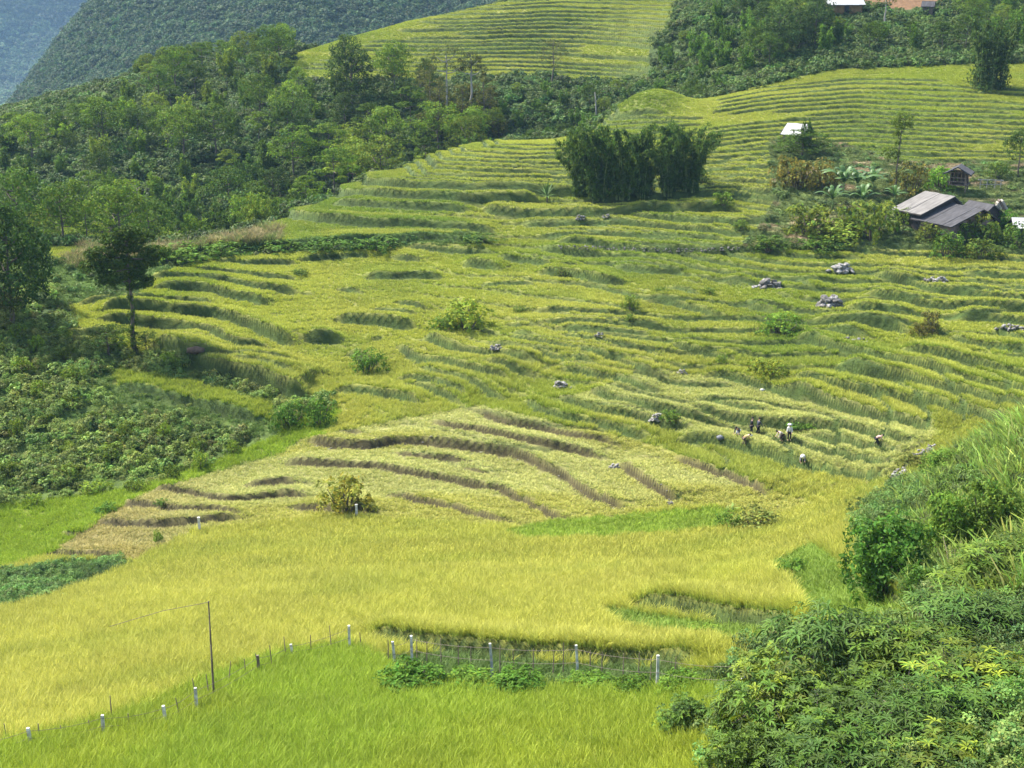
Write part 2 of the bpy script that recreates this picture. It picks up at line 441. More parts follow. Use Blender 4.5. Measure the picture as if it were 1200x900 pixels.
D = np.zeros_like(S); MG = np.zeros_like(S); MBR = np.zeros_like(S)
def apply_line(w, h, kind, L, taper=3.0, rmax=9.0, bias=.5):
    """w: (n,2) world xy of the edge, uphill on its left-hand side"""
    seg = np.diff(w, axis=0); sl = np.linalg.norm(seg, axis=1); ok = sl > 1e-4
    w = np.vstack([w[:-1][ok], w[-1:]]); seg = np.diff(w, axis=0); sl = np.linalg.norm(seg, axis=1)
    if len(sl) < 1: return
    cum = np.concatenate([[0], np.cumsum(sl)])
    m = max(L, 2.0)
    r0, r1 = np.searchsorted(ROWS, w[:, 1].min() - m), np.searchsorted(ROWS, w[:, 1].max() + m)
    if r1 <= r0: return
    X = GX[r0:r1]; Y = GY[r0:r1]
    cm = np.nonzero(((X > w[:, 0].min() - m) & (X < w[:, 0].max() + m)).any(0))[0]
    if len(cm) == 0: return
    c0, c1 = cm[0], cm[-1] + 1
    X = X[:, c0:c1]; Y = Y[:, c0:c1]
    best = np.full(X.shape, 1e9); sg = np.zeros(X.shape); arc = np.zeros(X.shape)
    for i in range(len(sl)):
        ax, ay = w[i]; dx, dy = seg[i] / sl[i]
        # only rows near this piece
        ra = np.searchsorted(ROWS[r0:r1], min(ay, ay + seg[i][1]) - m); rb = np.searchsorted(ROWS[r0:r1], max(ay, ay + seg[i][1]) + m)
        if rb <= ra: continue
        xx = X[ra:rb] - ax; yy = Y[ra:rb] - ay
        t = np.clip(xx * dx + yy * dy, 0, sl[i])
        qx = xx - t * dx; qy = yy - t * dy
        dd = np.hypot(qx, qy); cr_ = dx * yy - dy * xx
        b = best[ra:rb]; k = dd < b
        b[k] = dd[k]; sg[ra:rb][k] = np.sign(cr_)[k]; arc[ra:rb][k] = (cum[i] + t)[k]
    s = best * np.where(sg == 0, 1, sg)
    tp = sstep(0, taper, arc) * sstep(0, taper, cum[-1] - arc)
    nz = 0.75 + 0.5 * vnoise(arc * .25 + h * 31, arc * 0 + w[0, 0], 9)
    s = s + (vnoise(arc * .3, arc * 0 + w[0, 1], 12) - .5) * .4
    r = np.maximum(0.08 + 0.09 * h, 0.0015 * Y)
    r = np.minimum(r, rmax)
    st = sstep(-r, r, s) - .5
    h *= .95
    D[r0:r1, c0:c1] += h * tp * nz * (st + bias) * np.clip(1 - np.where(s > 0, s / (L * 1.3 if bias else L), -s / (L * (.6 if bias else 1))), 0, 1)
    if kind == 'b':
        D[r0:r1, c0:c1] += 0.08 * tp * np.exp(-((s - .25) / .3) ** 2)
    lo = .75 if kind == 'g' else .3
    mask = tp * sstep(-r * 1.7 - min(lo, rmax * .3), -r * .9 - .05, s) * (1 - sstep(r * .25, r * .9 + .1, s))
    G = MBR if kind == 'b' else MG
    G[r0:r1, c0:c1] = np.maximum(G[r0:r1, c0:c1], mask)

EDGES = []
for pts, h, k, L in LINES:
    p = np.array(pts, float)
    n = max(3, int(np.abs(np.diff(p, axis=0)).sum() / 9))
    # smooth the traced points a little
    q = resamp(p, n)
    for _ in range(2):
        q[1:-1] = .25 * q[:-2] + .5 * q[1:-1] + .25 * q[2:]
    w = np.array([cast(a, b)[:2] for a, b in q])
    EDGES.append((w, h, k))
    apply_line(w, h, k, L)
prevw = None
for l, ymin, sp in FAM:
    w = np.array([cast(a, b, ymin=ymin)[:2] for a, b in l])
    good = np.concatenate([[True], np.abs(np.diff(w[:, 1])) < 14])
    w = w[good]
    if len(w) < 4: continue
    # local slope and spacing give the height of the step
    g = (S_at(w[:, 0], w[:, 1] + 1.5) - S_at(w[:, 0], w[:, 1] - 1.5)) / 3
    h = float(np.clip(np.median(g) * sp * 1.5, .5, 1.5))
    EDGES.append((w, h, 'g'))
    apply_line(w, h, 'g', sp * .55, taper=4, rmax=sp * .2, bias=0)

# ------------------------------------------------------------------ zones of the ground
H = S + D
H += (fbm(GX * .35, GY * .35, 3, 3) - .5) * .22
# low bunds between the paddies of the valley floor, following the level of the land
def low_bunds():
    q = (S + (fbm(GX / 16, GY / 16, 31, 2) - .5) * .7 + GX * .012) / .42
    f = q - np.floor(q)
    on = sstep(.2, .3, vnoise(GX / 13 + np.floor(q) * 3.7, GY / 60 + np.floor(q) * 9.1, 33))
    reg = sstep(88, 100, GY) * (1 - sstep(196, 206, GY)) * on * np.interp(GX, [-14, 0, 12], [.3, .6, 1])
    d = np.abs(f - .5)
    gr = np.hypot(np.gradient(q, axis=0) / np.gradient(GY, axis=0), np.gradient(q, axis=1) / np.gradient(GX, axis=1)) + 1e-6
    s = (f - .5) / gr
    r = np.maximum(.14, .0018 * GY)
    return reg * .5 * (sstep(-r, r, s) - .5) * np.clip(1 - np.abs(s) / 1.6, 0, 1), reg * sstep(-r * 3.6, -r * 1.6, s) * (1 - sstep(0, r, s))
d_, m_ = low_bunds()
H += d_; MG = np.maximum(MG, m_)
GU, GV = proj(GX, GY, S)
CR_U = [-100, 60, 220, 300, 420, 520, 640, 700, 760, 830, 980, 1200, 1400]
CR_Y = [150, 166, 178, 192, 210, 220, 219, 228, 236, 240, 249, 250, 250]
def is_back(u, y): return y > np.interp(u, CR_U, CR_Y)
ZP = dict(
 bush=[(-300,380),(0,372),(40,395),(100,396),(150,410),(215,428),(260,446),(300,458),(345,474),(382,462),(392,492),(352,492),(330,515),(262,545),(182,572),(112,588),(0,596),(-300,625)],
 strip=[(138,431),(225,448),(275,462),(318,473),(318,493),(270,486),(215,471),(130,450)],
 lefttrees=[(-300,200),(55,290),(70,330),(90,385),(40,395),(-300,390)],
 corn=[(75,303),(110,282),(180,268),(260,262),(330,268),(330,285),(230,292),(190,300),(120,310),(80,314)],
 bank=[(55,310),(190,300),(240,288),(400,276),(560,272),(575,286),(470,290),(400,294),(330,297),(245,303),(180,322),(165,345),(80,358),(60,350)],
 brightstrip=[(-200,612),(0,592),(115,580),(185,565),(265,538),(330,508),(348,488),(400,480),(392,500),(350,530),(275,566),(160,592),(64,650),(0,668),(-200,685)],
 pale=[(60,650),(130,600),(180,575),(330,530),(350,515),(480,490),(560,475),(760,520),(920,580),(960,590),(900,610),(830,592),(745,600),(700,612),(620,620),(400,605),(230,622),(160,660)],
 lowbush=[(-200,700),(0,672),(60,662),(140,655),(150,662),(95,690),(60,705),(0,718),(-200,770)],
 greenpatch=[(590,625),(640,612),(745,604),(840,595),(870,600),(845,622),(700,632),(620,634)],
 stubble=[(760,430),(900,455),(1105,505),(1060,540),(1050,565),(900,535),(780,505),(650,470),(700,455)],
 neargreen=[(-300,930),(0,880),(125,852),(255,798),(330,770),(400,760),(440,774),(490,805),(600,812),(760,815),(850,812),(870,1100),(-300,1100)],
 weeds=[(430,774),(520,768),(600,776),(700,783),(850,790),(860,815),(760,815),(600,812),(500,806)],
 bench=[(700,712),(760,722),(810,729),(870,736),(950,746),(955,760),(860,757),(790,750),(720,737)],
 pathgrass=[(955,640),(985,660),(1000,690),(1090,725),(1000,742),(950,737),(930,690),(900,665),(925,650)],
 hill=[(1110,520),(1240,480),(1500,480),(1500,1200),(850,1200),(850,800),(890,750),(1000,738),(1090,724),(1080,700),(1010,660),(1000,610),(1040,575),(1100,560)],
 village=[(900,165),(980,165),(1050,190),(1400,188),(1400,298),(1040,294),(870,290),(905,240)],
 earth=[(1003,-40),(1003,6),(1030,10),(1060,12),(1105,6),(1110,-40)],
 topterr=[(340,80),(343,64),(400,46),(480,22),(560,6),(605,-6),(600,-90),(815,-90),(795,20),(760,60),(762,97),(600,90),(480,94),(350,96)],
)
ZN = list(ZP) + ['forest', 'rice']
ZI = {k: i for i, k in enumerate(ZN)}
def zone_of(u, v, y):
    z = np.full(np.shape(u), ZI['rice'])
    for k in ('bush', 'strip', 'lefttrees', 'bank', 'corn', 'brightstrip', 'pale', 'lowbush', 'greenpatch', 'stubble', 'neargreen', 'weeds', 'bench', 'pathgrass', 'hill', 'village'):
        z[inpoly(u, v, ZP[k])] = ZI[k]
    b = is_back(u, y)
    z[b] = ZI['forest']
    z[b & inpoly(u, v, ZP['topterr'])] = ZI['topterr']
    z[b & inpoly(u, v, ZP['earth'])] = ZI['earth']
    # the right hillside is near the camera: what lies beyond it is paddy again
    far = (~b) & (z == ZI['hill']) & (y > 100)
    z[far] = ZI['rice']
    return z
wob_u = (fbm(GX * .2, GY * .2, 21, 3) - .5) * 12 * 60 / np.maximum(GY, 60)
ZONE = zone_of(GU + wob_u, GV + wob_u * .6, GY)

# ripeness of the rice: (u, v, radius, albedo)
GO = (.44, .445, .08); YG = (.41, .435, .065); GR = (.21, .29, .037); LG = (.31, .365, .045); OG = (.345, .37, .055); PA = (.47, .47, .14)
DABS = [(100,760,120,GO),(250,680,110,GO),(400,640,90,GO),(500,700,110,(.43,.445,.075)),(700,670,90,GO),(650,740,80,(.42,.435,.075)),(850,690,70,YG),(830,740,50,YG),(200,800,90,YG),(900,640,50,GO),(1000,600,60,GO),(1060,640,50,YG),(1040,700,40,OG),
 (450,500,50,GO),(430,480,40,(.45,.45,.075)),(330,430,40,GO),(230,420,40,GO),(180,400,40,YG),(120,370,50,YG),(220,340,60,(.36,.40,.045)),(330,320,50,YG),(300,380,40,YG),(430,330,60,GO),(450,310,40,YG),(520,350,60,YG),(640,350,50,GO),(580,300,40,LG),(680,310,40,LG),(740,300,40,GR),(790,330,50,OG),(690,380,60,GO),(750,420,50,GO),(600,420,40,YG),(540,400,30,GO),(500,440,40,YG),(560,460,30,LG),(840,400,50,OG),(830,380,40,OG),(900,390,40,GR),(800,300,40,GR),(880,320,40,LG),(960,330,40,LG),(1050,310,40,GO),(1030,330,30,LG),(1100,350,50,YG),(1170,310,40,GO),(1190,360,40,YG),(1020,370,40,YG),(1000,410,40,LG),(1120,400,40,YG),(1180,440,40,LG),(1060,440,40,YG),(1150,490,40,OG),(950,440,40,YG),(900,440,30,YG),(650,450,30,LG),
 (560,175,50,YG),(600,200,60,YG),(450,200,50,OG),(420,225,50,GR),(500,250,50,GR),(600,245,40,YG),(700,250,50,YG),(650,270,50,GR),(780,270,50,LG),(860,250,50,YG),(830,215,40,OG),(740,140,50,LG),(752,126,26,(.16,.24,.035)),(850,150,60,YG),(830,170,40,GO),(950,130,60,OG),(1080,130,60,LG),(1180,140,60,OG),(1000,170,50,GR),(1150,180,50,OG),(400,280,40,GR),
 (420,60,60,LG),(500,70,60,OG),(600,40,60,OG),(700,40,60,YG),(640,70,50,OG),(740,80,50,LG),(720,0,60,OG),(760,30,40,OG)]
DB = np.array([(a, b, r) for a, b, r, c in DABS], float); DC = np.array([c for *_, c in DABS])
def rice_col(u, v, x, y, z):
    wsum = 0; c = 0
    shp = np.shape(u)
    acc = np.zeros(shp + (3,)); w0 = np.zeros(shp)
    for (a, b, r), col in zip(DB, DC):
        # rows of paddies follow the contour: reach further across than up
        d2 = ((u - a) / (r * 1.1)) ** 2 + ((v - b) / (r * .7)) ** 2
        w = np.exp(-d2 * 1.2) + 1e-7 / (.01 + d2)
        acc += w[..., None] * col; w0 += w
    c = acc / w0[..., None]
    # single paddies ripen apart
    p = vnoise(x / 9 + vnoise(x / 20, y / 20, 41) * 2, z / .75 + y / 30, 40)
    k = sstep(.55, .85, p)[..., None] * np.where(y < 95, .22, .42)[..., None]
    c = c * (1 - k) + np.array(GR) * k * 1.05
    k = sstep(.62, .9, vnoise(x / 11 + 50, z / .8 + y / 25, 43))[..., None] * .7
    c = c * (1 - k) + np.array(GO) * k
    c = c * (.86 + .28 * fbm(x / 3, y / 3, 44, 3))[..., None]
    return c
ZC = dict(bush=(.09,.135,.028), strip=LG, lefttrees=(.05,.08,.02), corn=(.22,.2,.07), bank=(.10,.16,.03), brightstrip=(.29,.39,.035), pale=PA, lowbush=(.07,.13,.03),
          greenpatch=(.27,.37,.04), stubble=(.42,.43,.115), neargreen=(.25,.345,.03), weeds=(.09,.15,.03), bench=(.18,.27,.035), pathgrass=(.19,.28,.035), hill=(.10,.16,.03), village=(.13,.17,.045), forest=(.055,.085,.022), earth=(.20,.115,.055))
def crop_col(u, v, x, y, z, zn):
    c = rice_col(u, v, x, y, z)
    for k, q in ZC.items():
        if k == 'topterr': continue
        m = zn == ZI[k]
        if not m.any(): continue
        f = (.82 + .36 * fbm(x[m] / 2.5, y[m] / 2.5, 47, 3))[..., None]
        a = np.array(q) * f
        if k == 'pale':
            t = sstep(.4, .7, vnoise(x[m] / 9, y[m] / 5, 51))[..., None]
            a = a * (1 - t) + np.array((.42, .41, .08)) * f * t
            br = sstep(300, 120, u[m])[..., None] * .7
            a = a * (1 - br) + np.array((.36, .28, .10)) * f * br
        if k == 'neargreen':
            t = sstep(.35, .7, fbm(x[m] / 7, y[m] / 7, 52, 3))[..., None] * .6 * sstep(800, 850, v[m])[..., None]
            a = a * (1 - t) + np.array((.35, .39, .035)) * f * t
        if k == 'village':
            t = sstep(.55, .7, fbm(x[m] / 4, y[m] / 4, 53, 3))[..., None]
            a = a * (1 - t) + np.array((.30, .23, .13)) * f * t
        c[m] = a
    return c

GCOL = crop_col(GU, GV, GX, GY, S, ZONE) * .8
# under the standing rice: wet earth and old straw
wet = ~np.isin(ZONE, [ZI[k] for k in ('bush', 'lefttrees', 'bank', 'lowbush', 'weeds', 'bench', 'pathgrass', 'hill', 'village', 'forest', 'earth')])
GCOL = np.where(wet[..., None], GCOL * .45 + np.array((.03, .028, .012)), GCOL)
mg = np.clip(MG, 0, 1)[..., None]; mb = np.clip(MBR, 0, 1)[..., None]
gn = fbm(GX * .6, GY * .6, 60, 4)[..., None]
GCOL = GCOL * (1 - mg) + (np.array((.042, .064, .014)) * (.4 + 1.2 * gn)) * mg
GCOL = GCOL * (1 - mb) + (np.array((.048, .041, .018)) * (.5 + 1.0 * gn)) * mb
# rougher ground under brush
rough = np.isin(ZONE, [ZI[k] for k in ('bush', 'lefttrees', 'hill', 'forest', 'lowbush', 'village')])
H += rough * np.where(inpoly(GU, GV, [(120,425),(225,440),(320,465),(325,510),(270,505),(215,490),(120,470)]), .2, 1) * (fbm(GX * .5, GY * .5, 70, 4) - .5) * np.where(ZONE == ZI['village'], .3, .9)

def H_at(x, y): return G_at(H, x, y)
def ground(u, v, ymin=20, ymax=398): return cast(u, v, H_at, ymin, ymax)

def mat_ground():
    m, n, N, L = mat_base('terrain')
    out = N('ShaderNodeOutputMaterial'); p = N('ShaderNodeBsdfPrincipled')
    a = N('ShaderNodeAttribute'); a.attribute_name = 'tint'
    tc = N('ShaderNodeTexCoord')
    n1 = N('ShaderNodeTexNoise'); n1.inputs['Scale'].default_value = 1.6; n1.inputs['Detail'].default_value = 8; n1.inputs['Roughness'].default_value = .7
    mr = N('ShaderNodeMapRange'); mr.inputs['From Min'].default_value = .3; mr.inputs['From Max'].default_value = .7; mr.inputs['To Min'].default_value = .62; mr.inputs['To Max'].default_value = 1.4
    mx = N('ShaderNodeMix'); mx.data_type = 'RGBA'; mx.blend_type = 'MULTIPLY'; mx.inputs[0].default_value = 1
    b = N('ShaderNodeBump'); b.inputs['Strength'].default_value = .8; b.inputs['Distance'].default_value = .25
    L(tc.outputs['Object'], n1.inputs['Vector']); L(n1.outputs['Fac'], mr.inputs[0])
    L(a.outputs['Color'], mx.inputs[6]); L(mr.outputs[0], mx.inputs[7]); L(mx.outputs[2], p.inputs['Base Color'])
    L(n1.outputs['Fac'], b.inputs['Height']); L(b.outputs[0], p.inputs['Normal'])
    p.inputs['Roughness'].default_value = .9; p.inputs['Specular IOR Level'].default_value = .15
    L(p.outputs[0], out.inputs[0])
    return m
nr = len(ROWS)
ii = np.arange(nr * NC).reshape(nr, NC)
faces = np.stack([ii[:-1, :-1], ii[:-1, 1:], ii[1:, 1:], ii[1:, :-1]], -1).reshape(-1, 4)
me = np_mesh('terrain', np.stack([GX, GY, H], -1).reshape(-1, 3), faces, smooth=True, col=GCOL.reshape(-1, 3))
tag(add_obj('terrain', me, None, [mat_ground()]), 'terraced valley ground rising to wooded slopes', None, None, 'structure')

# ------------------------------------------------------------------ scattering of what nobody could count
def blades(n, h, spread, w, seed, bend=.5, tipcol=(1, 1, 1), basecol=(1, 1, 1), seg=2):
    r = np.random.default_rng(seed)
    V = []; Fc = []; C = []
    for i in range(n):
        a = r.uniform(0, 6.283); q = r.uniform(0, 1) ** .6 * spread
        bx, by = q * math.cos(a), q * math.sin(a)
        a2 = a + r.normal(0, .8); hh = h * r.uniform(.65, 1.15); bd = bend * hh * r.uniform(.3, 1.2)
        wa = r.uniform(0, 6.283); wx, wy = math.cos(wa) * w / 2, math.sin(wa) * w / 2
        n0 = len(V); f = r.uniform(.72, 1.28)
        for k in range(seg + 1):
            t = k / seg
            px = bx + math.cos(a2) * bd * t * t; py = by + math.sin(a2) * bd * t * t; pz = hh * (t - .25 * bend * t * t)
            ww = 1 - .35 * t
            c = [(basecol[j] * (1 - t) + tipcol[j] * t) * f for j in range(3)]
            if k < seg:
                V += [(px - wx * ww, py - wy * ww, pz), (px + wx * ww, py + wy * ww, pz)]; C += [c, c]
            else:
                V += [(px - wx * .3, py - wy * .3, pz), (px + wx * .3, py + wy * .3, pz)]; C += [c, c]
        for k in range(seg):
            b = n0 + 2 * k; Fc.append((b, b + 1, b + 3, b + 2))
    return np_mesh('tuft', V, Fc, col=C)

def leafcards(P, Nn, size, seed, aspect=.5, fold=.25, var=.25, hue=.12, droop=0.0):
    """diamond leaves at points P facing Nn"""
    r = np.random.default_rng(seed)
    P = np.asarray(P, float); Nn = np.asarray(Nn, float); n = len(P)
    Nn = Nn / (np.linalg.norm(Nn, axis=1, keepdims=True) + 1e-9)
    t = r.normal(size=(n, 3)); t[:, 2] -= droop * 2
    t -= Nn * (t * Nn).sum(1, keepdims=True); t /= np.linalg.norm(t, axis=1, keepdims=True) + 1e-9
    b = np.cross(Nn, t)
    s = (np.asarray(size) * r.uniform(.6, 1.35, n))[:, None]
    v0 = P - t * s * .5; v2 = P + t * s * .5 - Nn * s * .12
    v1 = P + b * s * aspect * .5 + Nn * s * fold * .3 - t * s * .05; v3 = P - b * s * aspect * .5 + Nn * s * fold * .3 - t * s * .05
    V = np.stack([v0, v1, v2, v3], 1).reshape(-1, 3)
    Fc = np.arange(4 * n).reshape(n, 4)
    c = np.ones((n, 3)) * r.uniform(1 - var, 1 + var, n)[:, None]
    h = r.normal(0, hue, n); c[:, 0] *= 1 + h; c[:, 2] *= 1 - h * .5
    return V, Fc, np.repeat(c, 4, 0)

def dirs(n, r, up=0.0):
    d = r.normal(size=(n, 3)); d[:, 2] += up
    return d / np.linalg.norm(d, axis=1, keepdims=True)

def lobes_crown(lobes, nleaf, size, seed, jit=.55, upb=.25, inner=.35, **kw):
    """leaves over the shells of several lobes (centre, radii)"""
    r = np.random.default_rng(seed)
    vol = np.array([(a[1][0] * a[1][1] + a[1][0] * a[1][2] + a[1][1] * a[1][2]) for a in lobes]); vol /= vol.sum()
    P = []; Nn = []; Fv = []
    for (c, rad), w in zip(lobes, vol):
        n = max(8, int(nleaf * w)); d = dirs(n, r, upb)
        # sub-clumps make the lobe lumpy
        m = max(5, int(n / 22)); cd = dirs(m, r, upb); k = r.integers(0, m, n)
        d = cd[k] + r.normal(size=(n, 3)) * .26; d /= np.linalg.norm(d, axis=1, keepdims=True)
        q = 1 - inner * r.random(n) ** 2 + (r.random(m)[k] - .5) * .3
        P.append(np.array(c) + d * np.array(rad) * q[:, None])
        Nn.append(d + r.normal(size=(n, 3)) * jit + np.array([0, 0, upb])); Fv.append(r.uniform(.72, 1.32, m)[k])
    V, Fc, C = leafcards(np.vstack(P), np.vstack(Nn), size, seed + 1, **kw)
    return V, Fc, C * np.repeat(np.concatenate(Fv), 4)[:, None]

def shrub_mesh(seed, n=500, size=.22, rad=1.0, h=.8):
    r = np.random.default_rng(seed)
    lb = [((r.normal(0, .45) * rad, r.normal(0, .45) * rad, h * r.uniform(.3, .7)), (rad * r.uniform(.4, .65), rad * r.uniform(.4, .65), h * r.uniform(.4, .6))) for _ in range(6)]
    V, Fc, C = lobes_crown(lb, n, size, seed, inner=.5, upb=.4)
    V[:, 2] = np.maximum(V[:, 2], -.1)
    return np_mesh('shrub_leaves', V, Fc, col=C)

PROTO = {}
def proto(name, me, mat):
    me.materials.append(mat)
    PROTO[name] = bpy.data.objects.new(name, me)
    return PROTO[name]

def scatter(name, label, P, scl, tint, protos, tilt=.12, kind='stuff', zs=None):
    n = len(P)
    if n == 0: return
    r = np.random.default_rng(len(name) + n)
    me = bpy.data.meshes.new(name)
    me.vertices.add(n); me.vertices.foreach_set('co', np.asarray(P, np.float32).ravel())
    def attr(nm, tp, data, key):
        a = me.attributes.new(nm, tp, 'POINT'); a.data.foreach_set(key, np.ascontiguousarray(data).ravel())
    rot = np.stack([r.normal(0, tilt, n), r.normal(0, tilt, n), r.uniform(0, 6.283, n)], 1).astype(np.float32)
    attr('rot', 'FLOAT_VECTOR', rot, 'vector')
    s3 = np.repeat(np.asarray(scl, np.float32)[:, None], 3, 1)
    if zs is not None: s3[:, 2] *= zs
    attr('scl', 'FLOAT_VECTOR', s3, 'vector')
    attr('pick', 'INT', r.integers(0, len(protos), n).astype(np.int32), 'value')
    c = np.ones((n, 4), np.float32); c[:, :3] = tint
    attr('itint', 'FLOAT_COLOR', c, 'color')
    o = add_obj(name, me)
    tag(o, label, None, None, kind)
    g = bpy.data.node_groups.new(name, 'GeometryNodeTree')
    g.interface.new_socket('Geometry', in_out='INPUT', socket_type='NodeSocketGeometry')
    g.interface.new_socket('Geometry', in_out='OUTPUT', socket_type='NodeSocketGeometry')
    N, L = g.nodes.new, g.links.new
    gi, go = N('NodeGroupInput'), N('NodeGroupOutput')
    iop = N('GeometryNodeInstanceOnPoints'); jn = N('GeometryNodeJoinGeometry')
    for p in reversed(protos):
        oi = N('GeometryNodeObjectInfo'); oi.inputs['Object'].default_value = PROTO[p]; oi.inputs['As Instance'].default_value = True
        L(oi.outputs['Geometry'], jn.inputs[0])
    def na(nm, tp):
        k = N('GeometryNodeInputNamedAttribute'); k.data_type = tp; k.inputs['Name'].default_value = nm
        return k.outputs[0]
    e2r = N('FunctionNodeEulerToRotation')
    L(na('rot', 'FLOAT_VECTOR'), e2r.inputs[0]); L(e2r.outputs[0], iop.inputs['Rotation'])
    L(na('scl', 'FLOAT_VECTOR'), iop.inputs['Scale']); L(na('pick', 'INT'), iop.inputs['Instance Index'])
    iop.inputs['Pick Instance'].default_value = True
    L(gi.outputs[0], iop.inputs['Points']); L(jn.outputs[0], iop.inputs['Instance']); L(iop.outputs[0], go.inputs[0])
    o.modifiers.new('scatter', 'NODES').node_group = g
    return o

M_CROP = mat_leaf('rice_blades', (1, 1, 1), .35, instancer=True, rough=.6, spec=.2)
M_GRASS = mat_leaf('grass_blades', (1, 1, 1), .35, instancer=True, rough=.6, spec=.2)
M_BRUSH = mat_leaf('brush_leaves', (1, 1, 1), .3, instancer=True, rough=.6, spec=.2)
gc, bc = (1.12, 1.04, 1.0), (.62, .82, .75)
for k in range(4):
    proto(f'rice_near_{k}', blades(34, .62, .20, .022, 100 + k, .55, gc, bc, 3), M_CROP)
    proto(f'rice_mid_{k}', blades(26, .46, .28, .042, 110 + k, .5, gc, bc, 2), M_CROP)
    proto(f'rice_far_{k}', blades(22, .28, .30, .06, 120 + k, .45, gc, bc, 2), M_CROP)
    proto(f'grass_{k}', blades(26, .55, .28, .035, 130 + k, .7, (1.1, 1.05, 1), (.8, .9, .9), 3), M_GRASS)
    proto(f'brush_{k}', shrub_mesh(140 + k, 420, .24, 1.0, .8), M_BRUSH)
    proto(f'brush_fine_{k}', shrub_mesh(150 + k, 900, .13, 1.0, .8), M_BRUSH)

def sample(dens, ymin, ymax, n0, margin=150, vmax=985):
    """points over the view with dens(Y) per square metre"""
    yy = np.linspace(ymin, ymax, 400)
    w = 2 * (0.364 + margin / F_PX) * yy
    pdf = dens(yy) * w; tot = np.trapezoid(pdf, yy) if hasattr(np, 'trapezoid') else np.trapz(pdf, yy)
    n = int(tot); cdf = np.cumsum(pdf); cdf /= cdf[-1]
    y = np.interp(rng.random(n), cdf, yy); x = (rng.random(n) * 2 - 1) * (0.364 + margin / F_PX) * y
    z = H_at(x, y)
    u, v = proj(x, y, z)
    k = (v < vmax) & (v > -60)
    return x[k], y[k], z[k], u[k], v[k]

def crops():
    bands = [(30, 78, lambda y: np.interp(y, [30, 60, 78], [30, 24, 17]), 'rice_near', 'near'),
             (78, 135, lambda y: np.interp(y, [78, 135], [15, 9]), 'rice_mid', 'mid'),
             (135, 345, lambda y: np.interp(y, [135, 180, 345], [10, 10, 7.5]), 'rice_far', 'far')]
    acc = {}
    for a, b, dn, pr, nm in bands:
        x, y, z, u, v = sample(dn, a, b, 0)
        uw = u + (fbm(x * .2, y * .2, 21, 3) - .5) * 12 * 60 / np.maximum(y, 60)
        zn = zone_of(uw, v, y)
        g = G_at(MG, x, y); br = G_at(MBR, x, y)
        zs = S_at(x, y)
        c = crop_col(uw, v, x, y, zs, zn)
        P = np.stack([x, y, z - .03], 1)
        rr = rng.random(len(x))
        ricez = ~np.isin(zn, [ZI[k] for k in ('bush', 'lefttrees', 'corn', 'bank', 'lowbush', 'weeds', 'bench', 'pathgrass', 'hill', 'village', 'forest', 'earth')])
        bare = np.maximum(g, br)
        ok = ricez & (bare < .36 + .12 * (rr - .5))
        sc = np.full(len(x), 1.0); 
        sc *= rng.uniform(.8, 1.2, len(x))
        zsc = np.ones(len(x))
        zsc[zn == ZI['stubble']] = .45; zsc[zn == ZI['pale']] = .4
        zsc[zn == ZI['brightstrip']] = .8; zsc[zn == ZI['greenpatch']] = .7
        zsc[zn == ZI['neargreen']] = 1.0
        zsc[(zn == ZI['rice']) & (y > 90)] = .9
        zsc[y > 175] = .85
        prs = [f'{pr}_{k}' for k in range(4)]
        groups = {'near': [('golden_rice', 'ripe golden rice filling the big near field', lambda z_: ~np.isin(z_, [ZI['neargreen']])),
                           ('green_rice', 'bright green rice in the lowest field before the fence', lambda z_: z_ == ZI['neargreen'])],
                  'mid': [('pale_rice', 'pale cut rice between dark bunds on the valley floor', lambda z_: np.isin(z_, [ZI['pale'], ZI['stubble']])),
                          ('young_rice', 'bright green rice in strips beside the valley floor', lambda z_: np.isin(z_, [ZI['brightstrip'], ZI['greenpatch'], ZI['strip']])),
                          ('golden_rice', 'yellow rice on the middle valley terraces', lambda z_: ~np.isin(z_, [ZI['pale'], ZI['stubble'], ZI['brightstrip'], ZI['greenpatch'], ZI['strip']]))],
                  'far': [('terrace_rice', 'rice in narrow bands on the high terraces under the top edge', lambda z_: z_ == ZI['topterr']),
                          ('terrace_rice', 'yellow green rice on the terraces round the bamboo clump', lambda z_: z_ != ZI['topterr'])]}[nm]
        for gn_, lb, fn in groups:
            k = ok & fn(zn)
            scatter(gn_, lb, P[k], sc[k], c[k], prs, zs=zsc[k])
        # grass on the banks and paths
        gz = np.isin(zn, [ZI[k] for k in ('bank', 'bench', 'pathgrass', 'village')]) | (np.isin(zn, [ZI['weeds'], ZI['hill'], ZI['lowbush'], ZI['corn']]))
        inlow = (zn == ZI['bush']) & inpoly(u, v, [(110,425),(225,440),(330,468),(335,515),(270,512),(215,498),(110,480)])
        gz = gz | inlow; c[inlow] = np.array((.11, .18, .035)) * rng.uniform(.7, 1.3, (inlow.sum(), 1))
        k = (gz & (rr < .8)) | (ricez & (g > .3) & (rr < .9)) | (ricez & (br > .4) & (rr < .12))
        gcol = np.where((gz & True)[:, None], c, np.array((.06, .10, .019)) * rng.uniform(.7, 1.35, (len(x), 1)))
        gs = np.where(gz, 1.0, .45) * rng.uniform(.6, 1.2, len(x)) * {'near': .8, 'mid': .8, 'far': .75}[nm]
        acc.setdefault('g', []).append((P[k], gs[k], gcol[k]))
    P = np.vstack([a[0] for a in acc['g']]); s_ = np.concatenate([a[1] for a in acc['g']]); c_ = np.vstack([a[2] for a in acc['g']])
    scatter('bank_grass', 'green grass on terrace banks and verges', P, s_, c_ , [f'grass_{k}' for k in range(4)], zs=np.full(len(s_), .75))
crops()

